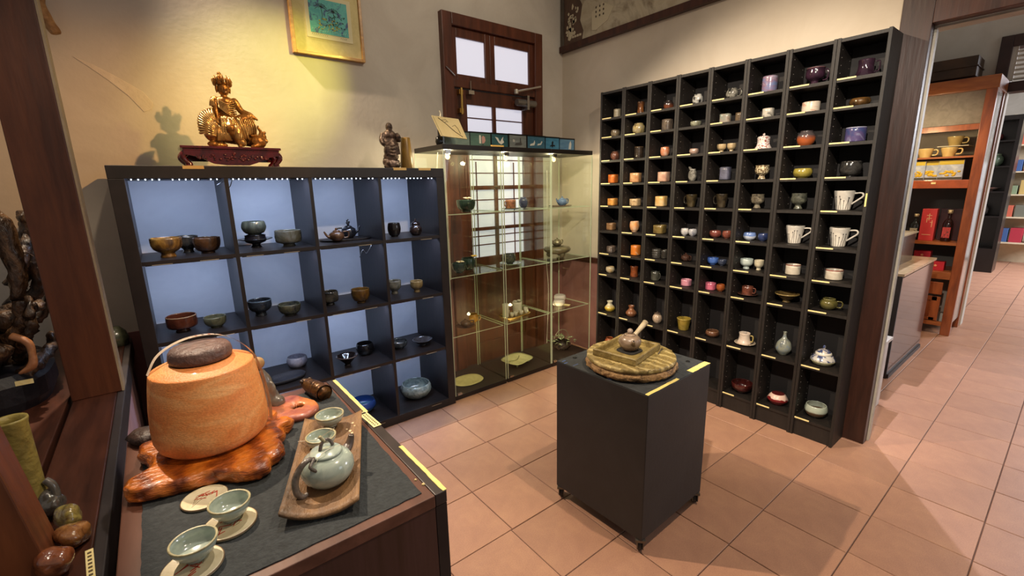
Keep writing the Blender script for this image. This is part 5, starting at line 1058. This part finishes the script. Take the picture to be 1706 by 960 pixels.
# ------------------------------------------------------------------ wall pictures
def painting():
    t = thing('framed_painting', 'small teal palm beach painting in light wood frame on back wall', 'painting', (0, YB-.026, 0))
    x0, x1, z0, z1 = .735, 1.130, 2.112, 2.56
    FW = mat('c9964c', 'a8763a', rough=.35, scale=14, style='grain', stretch=(1, 1, 4), coat=.3)
    obj('frame', boxes([(x0, x0+.016, -.006, .026, z0, z1), (x1-.016, x1, -.006, .026, z0, z1), (x0+.016, x1-.016, -.006, .026, z0, z0+.016), (x0+.016, x1-.016, -.006, .026, z1-.016, z1)]), FW, t, bevel=.002)
    obj('mount', box(x0+.016, x1-.016, .006, .02, z0+.016, z1-.016), mat('d8c68c', 'cdbb80', rough=.8, scale=30), t)
    cx = (x0+x1)/2+.01
    obj('paper', box(cx-.125, cx+.125, .003, .006, 2.205, 2.425), mat('ddd0a4', rough=.8), t)
    pc = obj('picture', box(cx-.105, cx+.103, .0015, .003, 2.232, 2.405), mat('3c9c96', '1a4070', rough=.5, scale=22, c3='4cae9c', bump=.2, lo=.4, hi=.6), t)
    def strokes(nm, L_, c, r):
        bm = bmesh.new()
        for P in L_: tube([(x, .0015, z) for x, z in P], r, 5, bm)
        obj(nm, bm, mat(c, rough=.5), pc)
    L1 = [[(cx-.04, 2.30), (cx-.035, 2.33), (cx-.04, 2.365)], [(cx+.03, 2.31), (cx+.025, 2.35)]]
    for (bxx, bz) in ((cx-.04, 2.365), (cx+.025, 2.35)):
        for k in range(8):
            a = PI*(k/7)*1.2-.3; L1.append([(bxx, bz), (bxx+.018*math.cos(a), bz+.016*math.sin(a)+.004), (bxx+.034*math.cos(a), bz+.022*math.sin(a)-.006)])
    strokes('palm', L1, '1c2c1c', .0014)
    rnd = random.Random(9); L2 = []; L3 = []; L4 = []
    for k in range(40):
        a = cx+rnd.uniform(-.06, .07); b = 2.275+rnd.uniform(-.02, .035); L2.append([(a, b), (a+rnd.uniform(-.012, .012), b+rnd.uniform(-.01, .01))])
    for k in range(40):
        a = cx+rnd.uniform(-.02, .09); b = 2.29+rnd.uniform(-.02, .04); L3.append([(a, b), (a+rnd.uniform(-.012, .012), b+rnd.uniform(-.01, .01))])
    for k in range(14):
        a = cx-.1+k*.014; L4.append([(a, 2.245+.006*math.sin(k)), (a+.008, 2.25+.006*math.sin(k+1)), (a+.016, 2.243)])
    strokes('yellow_bushes', L2, 'b8b23c', .0022); strokes('dark_bushes', L3, '2c4c34', .0022); strokes('waves', L4, '8cc8b8', .0012)
    L5 = [[(cx-.10+k*.01, 2.221), (cx-.096+k*.01, 2.226)] for k in range(9)]+[[(cx+.055+k*.01, 2.219), (cx+.06+k*.01, 2.225)] for k in range(4)]
    strokes('handwriting', L5, '3a3420', .0008)
painting()
def print_right():
    t = thing('large_framed_print', 'large dark framed brown abstract print high on right wall', 'picture', (XR-.03, 0, 0))
    y1, y0, z0, z1 = 2.818, 1.30, 2.42, 3.2
    obj('frame', boxes([(0, .03, y1-.03, y1, z0, z1), (0, .03, y0, y0+.05, z0, z1)]), mat('5a5044', '463c32', rough=.5, scale=14), t)
    obj('bottom_rail', box(-.012, .03, y0, y1+.004, z0-.01, z0+.035), DWOOD, t, bevel=.003)['label'] = 'dark red-brown bottom rail'
    pc = obj('print', box(.012, .02, y0+.05, y1-.03, z0+.03, z1), mat('a8987c', '7c6c54', rough=.6, scale=5, c3='b8ab90', bump=.1), t)
    BR = mat('5c4434', '4a3428', rough=.6, scale=14)
    def pl(poly, m_, nm, dx=-.001):
        bm = bmesh.new(); prism(bm, poly, 0, .0015, Matrix(((0, 0, -1, .0125+dx), (1, 0, 0, 0), (0, 1, 0, 0), (0, 0, 0, 1)))); obj(nm, bm, m_, pc)
    pl([(2.788, 2.45), (2.60, 2.45), (2.585, 2.52), (2.62, 2.60), (2.60, 2.70), (2.66, 2.80), (2.788, 2.82)], BR, 'dark_block')
    CRM = mat('c4b698', rough=.6); rnd = random.Random(12)
    for k in range(26):
        y = rnd.uniform(2.64, 2.76); z = rnd.uniform(2.52, 2.72); a, b = rnd.uniform(.006, .016), rnd.uniform(.008, .02)
        pl([(y+a*math.cos(q*PI/4)*rnd.uniform(.7, 1.2), z+b*math.sin(q*PI/4)*rnd.uniform(.7, 1.2)) for q in range(8)], CRM, 'cream_patch', -.0025)
    pl([(2.745, 2.49), (2.725, 2.48), (2.705, 2.50), (2.71, 2.56), (2.715, 2.61), (2.73, 2.60), (2.735, 2.55)], CRM, 'cream_patch', -.0025)
    for k in range(4): pl([(2.70-k*.025, 2.492), (2.68-k*.025, 2.492), (2.68-k*.025, 2.506), (2.70-k*.025, 2.508)], CRM, 'cream_patch', -.0025)
    pl([(2.50, 2.50), (2.46, 2.49), (2.35, 2.53), (2.30, 2.60), (2.40, 2.66), (2.50, 2.62)], mat('c2b596', rough=.6), 'cream_patch', -.0012)
    for a in range(3):
        for b in range(3): pl([(2.46-a*.035+.006*math.cos(q*PI/4), 2.58+b*.03+.008*math.sin(q*PI/4)) for q in range(8)], mat('4a3c2e', rough=.6), 'dark_dot', -.003)
print_right()

# ------------------------------------------------------------------ pedestal and what stands on it
def pedestal():
    t = thing('pedestal', 'black painted pedestal box on castors in the middle of the floor', 'pedestal', (1.2563, .8475, 0), .026)
    W_, D, Z0, Z1 = .4376, .4457, .06, .6547
    PB = mat('262525', '1e1d1d', rough=.55, scale=5, bump=.05, bscale=60)
    obj('box', box(0, W_, 0, D, Z0, Z1-.002), PB, t, bevel=.003)
    obj('top_sheet', box(.001, W_-.001, .001, D-.001, Z1-.0018, Z1), mat('35383a', '2a2c2e', rough=.8, scale=30, bump=.4, bscale=90), t)
    for (x, y) in ((.05, .05), (W_-.05, .05), (.05, D-.05), (W_-.05, D-.05)):
        obj('screw_plug', lathe([(.009, 0), (.008, .003), (0, .003)], 12), mat('121212', rough=.5), t, loc=(x+.03*(x < .1), y+.02, Z1))
        c = obj('castor', boxes([(-.018, .018, -.018, .018, .050, .060), (-.012, -.009, -.016, .016, .018, .052), (.009, .012, -.016, .016, .018, .052)]), mat('6a655c', rough=.35, metal=.7), t, loc=(x-.034 if x < .1 else x+.034, y-.034 if y < .1 else y+.034, 0), rot=(0, 0, R(-50)))
        w_ = obj('wheel', lathe([(0, -.010), (.020, -.010), (.023, -.007), (.023, .007), (.020, .010), (0, .010)], 20), mat('2c2a28', rough=.6), c, loc=(0, .012, .023), rot=(0, R(90), 0), smooth=True)
    def tape(x0, x1, y0, y1, nm='yellow_tape', m_=YTAPE, wv=.001):
        bm = bmesh.new(); P = [(x0+(x1-x0)*i/10, y0+random.uniform(-wv, wv)) for i in range(11)]+[(x0+(x1-x0)*i/10, y1+random.uniform(-wv, wv)) for i in range(10, -1, -1)]
        prism(bm, P, Z1, Z1+.0008); obj(nm, bm, m_, t)
    tape(.001, .205, .001, .014); tape(.30, .4376, .0, .026)
    BL = mat('4a6ab0', rough=.7)
    for (a, b, c, d) in ((.055, .085, .098, .101), (.01, .018, .17, .19), (.08, .12, .12, .123), (.0, .02, .40, .403), (.01, .03, .42, .424), (.11, .113, .1, .12), (.15, .154, .06, .066), (.01, .04, .36, .362)): obj('blue_paint_mark', box(a, b, c, d, Z1, Z1+.0004), BL, t)
pedestal()
def board_and_tray():
    Z = .6552; cx, cy = 1.430, 1.055
    t = thing('round_wooden_board', 'thick round carved olive-tan board with rough bark edge on pedestal', 'board', (cx, cy, Z))
    OL = mat('b5a06a', '84703f', rough=.42, scale=7, style='swirl', c3='a08c56', bump=.7, bscale=70, lo=.0, hi=.5, fine=(.22, 45))
    bk = lathe([(0, 0), (.160, 0), (.168, .004), (.174, .009), (.178, .014), (.179, .019), (.178, .025), (.175, .030), (.170, .034), (.16, .036), (0, .036)], 180)
    for v in bk.verts:
        q = Vector((v.co.x, v.co.y, 0)); d_ = q.length
        if d_ > .165: v.co += q.normalized()*(.006*noise.noise(Vector((v.co.x*45, v.co.y*45, v.co.z*110)))+.004*noise.noise(Vector((v.co.x*110, v.co.y*110, v.co.z*240)))); v.co.z += .002*noise.noise(v.co*90) if .004 < v.co.z < .033 else 0
    obj('bark_rim', bk, mat('8a6a44', '4a3420', rough=.7, scale=22, bump=1.0, bscale=60, c3='a07c50'), t, smooth=True)['label'] = 'rough bark edge'
    obj('top_disc', lathe([(0, .036), (.171, .036), (.1745, .040), (.1745, .050), (.170, .054), (0, .0535)], 72, 2, .006), OL, t, smooth=True)
    bm = bmesh.new(); rnd = random.Random(6)
    for k in range(70):
        a = rnd.uniform(0, 6.28); r_ = rnd.uniform(.10, .160); s = rnd.uniform(.012, .02); P = []
        for i in range(7): f = i/6*4.2; q = s*(1-f/6); P.append((r_*math.cos(a)+q*math.cos(f+a), r_*math.sin(a)+q*math.sin(f+a), .0540))
        tube(P, .0016, 5, bm)
    stuff(obj('carved_scrolls', bm, OL, t, smooth=True))
    def onz_(u, v): return (u-cx, v-cy)
    cs = [(1.316, .950), (1.543, .996), (1.507, 1.172), (1.354, 1.163)]
    cs = [(1.298, 1.140), (1.325, .955), (1.548, 1.000), (1.525, 1.180)]
    tr = thing('square_tray', 'square olive clay tray with low walls on the round board', 'tray', (cx, cy, Z+.0543))
    c = Vector((sum(p[0] for p in cs)/4, sum(p[1] for p in cs)/4)); bm = bmesh.new()
    rings = []
    for s, z in ((.98, 0), (1.0, .004), (1.0, .026), (.97, .029), (.89, .028), (.87, .024), (.86, .006)): rings.append([bm.verts.new((c.x+(p[0]-c.x)*s-cx, c.y+(p[1]-c.y)*s-cy, z)) for p in cs])
    for A, B_ in zip(rings, rings[1:]):
        for i in range(4): bm.faces.new((A[i], A[(i+1) % 4], B_[(i+1) % 4], B_[i]))
    bm.faces.new(rings[0][::-1]); bm.faces.new(rings[-1])
    bmesh.ops.subdivide_edges(bm, edges=bm.edges, cuts=3, use_grid_fill=True)
    for v in bm.verts: v.co += Vector((1, 1, .5))*.0016*noise.noise(v.co*60)
    obj('body', bm, mat('9a8650', '6f5c32', rough=.45, scale=14, bump=.5, bscale=70), tr, smooth=False)
    tag(obj('black_mat', lathe([(0, 0), (.047, 0), (.047, .003), (0, .003)], 30, 4), mat('24211f', rough=.8), loc=(1.435, 1.066, Z+.0543+.0072)), 'dark square mat under the side-handled teapot', 'mat')
    zt = Z+.0543+.0104
    k = thing('side_handle_teapot', 'brown-grey side-handled teapot standing in the square clay tray', 'teapot', (1.4345, 1.066, zt))
    BM_ = mat('8a7460', '5c4838', rough=.35, scale=16, c3='74604c', coat=.3, bump=.15)
    obj('body', lathe([(0, 0), (.022, 0), (.025, .002), (.036, .012), (.0435, .026), (.0455, .038), (.042, .050), (.033, .059), (.022, .063), (0, .064)], 40), BM_, k, smooth=True)
    l = obj('lid', lathe([(0, .062), (.022, .062), (.0235, .064), (.021, .067), (.008, .070), (0, .070)], 30), BM_, k, smooth=True)
    bm = bmesh.new(); sph(bm, (0, 0, .079), .0115, 16); obj('knob', bm, mat('a08c7c', '6a5648', rough=.4, scale=50), l, smooth=True)
    # direction of spout is towards the viewer and to the right, the handle goes right and back
    P = smooth_path([(-.020, -.028, .038), (-.030, -.038, .046), (-.036, -.045, .056)], 5); obj('spout', tube(P, interp([.012, .008, .006], len(P)), 12), BM_, k, smooth=True)
    bm = bmesh.new(); sph(bm, (-.0362, -.0453, .0562), (.0034, .0034, .0034), 8); obj('spout_hole', bm, mat('1c1410', rough=.8), k)
    P = [(.036, .010, .044), (.060, .012, .056), (.09, .014, .070), (.125, .016, .087)]; obj('side_handle', tube(P, [.0105, .009, .0105, .0125], 14), mat('a8987c', '8c7a5c', rough=.4, scale=14), k, smooth=True)['label'] = 'pale tan side handle'
board_and_tray()
tag(obj('tea_scoop', tube([(0, 0, .002), (.03, .012, .003), (.055, .02, .003)], [.003, .0022, .0045], 8), mat('5c503c', '3c3428', rough=.4, scale=20), loc=(1.50, .975, .6552+.0545), smooth=True), 'short dark twig on the round board right of the square tray', 'twig')

# ------------------------------------------------------------------ things beyond the opening
tag(obj('low_white_cabinet', boxes([(3.02, 3.39, .625, .95, 0, .42), (3.0, 3.41, .612, .96, .42, .44)]), mat('cfcdc8', 'bfbdb6', rough=.4, scale=8), bevel=.003), 'low white cabinet just behind the end of the right wall', 'cabinet')
def counter():
    t = thing('display_counter', 'dark glossy counter with pale top edges in the room beyond', 'counter', (0, 0, 0))
    obj('body', box(3.89, 4.84, .70, 1.3, .02, .72), mat('5a5250', '4c4442', rough=.08, scale=6), t)['label'] = 'glossy reflective side'
    obj('end_panel', box(3.875, 3.89, .70, 1.3, .0, .735), mat('1c1514', rough=.4), t)
    obj('top_board', box(3.86, 4.86, .69, 1.31, .735, .752), mat('c2ad8c', 'a8946f', rough=.2, scale=8), t)
    obj('plinth', box(3.89, 4.84, .69, .70, 0, .03), mat('2a2422', rough=.5), t)
    obj('upper_case', box(3.62, 4.62, .80, 1.3, .752, .965), mat('34302e', rough=.15), t)
    obj('upper_top', box(3.60, 4.64, .79, 1.31, .965, .975), mat('b8a684', rough=.2), t)
counter()
def wood_cabinet():
    t = thing('wooden_cabinet', 'orange-brown wooden display cabinet with open shelves in the room beyond', 'cabinet', (0, 0, 0))
    OW = mat('9a4f22', '74340f', rough=.35, scale=9, style='grain', stretch=(3, 3, .5), coat=.3)
    OH = mat('a8602c', '84421a', rough=.35, scale=9, style='grain', stretch=(3, .5, 3), coat=.3)
    X0, X1, Y0, Y1 = 5.37, 5.82, .592, 1.75
    obj('stile', box(X0, X0+.05, Y0, Y0+.065, 0, 2.155), OW, t, bevel=.004); obj('stile', box(X1-.05, X1, Y0, Y0+.05, 0, 2.155), OW, t, bevel=.004)
    obj('stile', box(X0, X0+.05, Y1-.065, Y1, 0, 2.155), OW, t, bevel=.004)
    obj('cornice', box(X0-.01, X1, Y0-.008, Y1, 2.06, 2.16), OH, t, bevel=.004)
    obj('side_panel', box(X0+.05, X1-.05, Y0+.01, Y0+.02, .10, 2.06), mat('a8a69c', '95938a', rough=.15, scale=5), t)['label'] = 'pale glazed side panel'
    obj('back_panel', box(X1-.02, X1-.005, Y0+.05, Y1, .12, 2.06), mat('9c8f84', '8c8076', rough=.7, scale=5), t)
    obj('upper_panel', box(X0+.05, X0+.06, Y0+.065, Y1-.065, 1.80, 2.06), mat('8c8078', '7c7068', rough=.6), t)
    obj('rail', box(X0+.01, X0+.05, Y0+.065, Y1-.065, 1.755, 1.80), OW, t)
    obj('inner_shelf', box(X0+.02, X1-.02, Y0+.02, Y1-.065, 1.535, 1.55), OH, t)
    obj('shelf', box(X0+.005, X1-.02, Y0+.06, Y1-.065, 1.285, 1.355), mat('b0501c', '90400f', rough=.3, scale=9, coat=.4), t, bevel=.003)
    obj('price_sticker', box(X0+.002, X0+.004, .86, .89, 1.322, 1.338), TAG, t)
    obj('shelf', box(X0+.005, X1-.02, Y0+.06, Y1-.065, .80, .825), OH, t); obj('shelf', box(X0+.005, X1-.02, Y0+.06, Y1-.065, .50, .565), OH, t, bevel=.003)
    obj('grey_liner', boxes([(X1-.04, X1-.025, Y0+.065, Y1-.065, .825, 1.285), (X1-.04, X1-.025, Y0+.065, Y1-.065, .565, .80)]), mat('55504c', rough=.8), t)
    obj('divider', box(X0+.03, X0+.05, 1.125, 1.155, 1.355, 1.535), mat('3f4048', rough=.5), t)
    d = obj('drawer_front', box(X0+.01, X0+.03, Y0+.10, Y1-.065, .36, .47), OW, t, bevel=.004)
    obj('door', boxes([(X0+.01, X0+.03, Y0+.12, Y1-.065, .12, .15), (X0+.01, X0+.03, Y0+.10, Y0+.16, .12, .34), (X0+.016, X0+.024, Y0+.16, Y1-.065, .15, .30), (X0+.01, X0+.03, Y0+.12, Y1-.065, .30, .34)]), OW, t, bevel=.003)
    obj('rail', box(X0+.005, X0+.04, Y0+.065, Y1-.065, .08, .115), OH, t)
    obj('back_foot', box(X1-.05, X1, Y0+.3, Y0+.34, 0, .1), OW, t)
    PM = G('d8b878', 'c9a868', scale=8)
    for k, (y, z, lab) in enumerate(((1.13, 1.5505, 'leftmost tan mug on the lit shelf of wooden cabinet'), (.985, 1.5505, 'middle tan mug on the lit shelf of wooden cabinet'), (.83, 1.5505, 'tan mug at right end of the lit shelf, lower one'), (.82, 1.646, 'tan mug stacked over the right-end mug in cabinet'))):
        pot('tan_mug', (5.50 if k < 3 else 5.62, y, z), .055, .078, 'mug', PM, lab, 'mug', 'tan mugs in the wooden cabinet', handle=-PI/2, hr=.006)
    obj('inner_shelf', box(X0+.17, X1-.02, .72, .92, 1.638, 1.645), mat('d8c8a8', rough=.4), t)
    for k, (y, w_, c) in enumerate(((1.245, .13, 'b8763a'), (1.03, .15, 'd8b020'), (.915, .10, 'd8b020'), (.79, .16, 'd8b020'))):
        q = thing('printed_packet', ('orange printed packet left of the dark divider on cabinet shelf', 'leftmost yellow fruit packet on cabinet shelf', 'partly covered middle yellow fruit packet on cabinet shelf', 'rightmost yellow fruit packet on cabinet shelf')[k], 'packet', (5.43+.02*(k == 2), y, 1.356), 0, 'printed packets in the wooden cabinet')
        obj('packet', box(0, .03, -w_/2, w_/2, 0, .165), mat('c8ccd4', '8a94b0', rough=.3, scale=12), q, bevel=.003)
        obj('header_band', box(-.001, .0, -w_/2+.003, w_/2-.003, .128, .163), mat('d8b838', rough=.4), q)
        bm = bmesh.new(); rnd = random.Random(k)
        for i in range(18): sph(bm, (-.001, rnd.uniform(-.36, .36)*w_, .035+rnd.uniform(0, .04)), (.003, .012, .008), 7)
        obj('fruit_picture', bm, mat(c, rough=.4), q, smooth=True)
        obj('bottom_band', box(-.001, 0, -w_/2+.003, w_/2-.003, .004, .022), mat('4a4438', rough=.4), q)
    def bottle(y, h, lab, c, lc, x=5.47):
        q = thing('liquor_bottle', lab, 'bottle', (x, y, .826), 0, 'bottles in the wooden cabinet')
        obj('glass', lathe([(0, 0), (.036, 0), (.038, .004), (.038, h*.55), (.03, h*.66), (.013, h*.74), (.013, h*.92), (.016, h*.93), (.016, h), (0, h)], 20, 2.8), mat(c, rough=.08), q, smooth=True)
        obj('label', box(-.0395, -.037, -.026, .026, h*.12, h*.46), mat(lc, '2c2420', style='speckle', scale=10, rough=.5, lo=.55, hi=.65), q)
        obj('cap', lathe([(0, h*.90), (.0165, h*.90), (.0165, h*1.01), (0, h*1.01)], 12), mat('c9b48c', rough=.4), q, smooth=True)
    bottle(1.14, .26, 'leftmost dark liquor bottle, partly hidden, in wooden cabinet', '1c1c18', '7c7868'); bottle(1.06, .23, 'second dark liquor bottle from left in wooden cabinet', '1c1c18', 'a89c84'); bottle(.965, .23, 'dark liquor bottle directly left of the red box', '1c1c18', 'a89c84'); bottle(.745, .27, 'dark bottle with red label right of the red box', '24100f', 'b83c38')
    q = thing('gift_box', 'tall red gift box with gold writing in wooden cabinet', 'box', (5.44, .875, .826)); obj('carton', box(0, .08, -.05, .05, 0, .28), mat('c83838', 'b83030', rough=.4, scale=8), q, bevel=.002)
    for i, (a, b, c_, d_) in enumerate(((-.02, .015, .22, .225), (-.005, 0, .18, .24), (-.02, .01, .195, .2), (-.028, -.024, .12, .18), (-.03, -.012, .16, .164), (.008, .012, .16, .20), (-.03, .03, .05, .054))): obj('gold_stroke', box(-.0012, 0, a, b, c_, d_), mat('e0b888', rough=.4), q)
    q = thing('gift_box', 'tall dark red box behind the red-labelled bottle', 'box', (5.56, .75, .826)); obj('carton', box(0, .08, -.08, .07, 0, .28), mat('3c1416', rough=.4), q, bevel=.002)
    for k, (y, z) in enumerate(((.90, .566), (.775, .566), (.885, .646))):
        q = thing('small_red_box', ('left small red box on the lower cabinet shelf', 'right small red box on the lower cabinet shelf', 'small red box stacked on top of the two others')[k], 'box', (5.44+.05*(k == 2), y, z), 0, 'small red boxes in the wooden cabinet')
        obj('carton', box(0, .08, -.058, .058, 0, .078), mat('c82834', 'b8202c', rough=.35, scale=8), q, bevel=.002)
        obj('gold_emblem', lathe([(.010, 0), (.006, .001), (0, .001)], 10, flute=.2, fn=5), mat('f0a070', rough=.4), q, loc=(-.0005, 0, .042), rot=(0, R(-90), 0))
wood_cabinet()
tag(obj('ledge_box', boxes([(5.55, 5.85, .76, 1.75, 2.20, 2.36), (5.54, 5.85, .75, 1.75, 2.275, 2.285)]), mat('4a3018', '33200f', rough=.5, scale=8, style='grain'), bevel=.004), 'long dark wooden box lying on top of the wooden cabinet', 'box')
tag(obj('ledge_riser', box(5.6, 5.8, .8, 1.7, 2.1605, 2.1995), mat('20150d', rough=.7)), 'dark batten between cabinet top and the long wooden box', 'batten')
def black_case():
    t = thing('black_display_case', 'tall black open display case at the far end of the passage', 'display case', (9.5, .74, 0)); K = mat('1c1717', '141010', rough=.3, scale=6)
    obj('frame', boxes([(0, .4, 0, .04, 0, 2.2), (0, .4, .66, .7, 0, 2.2), (.36, .4, .04, .66, 0, 2.2), (0, .36, .04, .66, 2.14, 2.2), (0, .36, .04, .66, 0, .35)]), K, t)
    for z in (.8, 1.15, 1.5, 1.85): obj('shelf', box(0, .36, .04, .66, z, z+.02), K, t)
    GF = 'far pots in the black case'
    pot('green_pot', (9.65, .95, 1.521), .09, .16, 'jar', G('8fa890', '6f8870'), 'pale green pot on the far black case', 'pot', GF, lid=(G('8fa890'), .04)); pot('red_pot', (9.65, .98, 1.871), .07, .09, 'rbowl', G('8c4a4a', '5a2c2c'), 'small red-brown bowl high in the far black case', 'bowl', GF)
    pot('pale_dish', (9.65, .95, 1.171), .12, .05, 'dish', G('c98a7c', 'b0b0a8'), 'pinkish dish in the far black case', 'dish', GF); pot('grey_jar', (9.65, .98, .821), .07, .14, 'jar', G('9a9a98', '707070'), 'small grey jar low in the far black case', 'jar', GF)
black_case()
def far_shelf():
    t = thing('white_rack', 'pale rack of goods against the far passage wall', 'rack', (10.6, .35, 0)); K = mat('d8c8a8', 'c8b898', rough=.6, scale=6)
    obj('frame', boxes([(0, .02, 0, .03, 0, 2.3), (0, .02, .55, .58, 0, 2.3), (.38, .4, .0, .58, 0, 2.3)]), K, t)
    cols = ['8c6a3c', 'a82c3c', '3c5a8c', 'c9b48c', '6a6a5c', 'c06048', '4c4c54', 'b89c5c', '7c8c6c']; k = 0; rnd = random.Random(1)
    for z in (.35, .75, 1.1, 1.45, 1.85):
        obj('shelf', box(.0, .38, .03, .55, z-.02, z), K, t)
        for y in (.12, .30, .46):
            h = rnd.uniform(.12, .24); q = obj('goods_box', box(0, .2, -.07, .07, 0, h), mat(cols[k % 9], rough=.6), None, loc=(10.65, .35+y, z+.001), bevel=.004)
            tag(q, 'far packed item, '+('lowest', 'second', 'middle', 'fourth', 'highest')[(.35, .75, 1.1, 1.45, 1.85).index(z)]+' rack shelf, '+('right', 'middle', 'left')[(.12, .30, .46).index(y)], 'box', 'goods on the far rack'); k += 1
far_shelf()
tag(obj('white_refrigerator', boxes([(10.7, 11.4, -.5, .22, .05, 1.15), (10.7, 11.4, -.5, .22, 1.16, 1.6)]), mat('cfd0d0', 'c0c2c2', rough=.4, scale=5), bevel=.01), 'white appliance at the far end of the passage', 'refrigerator')
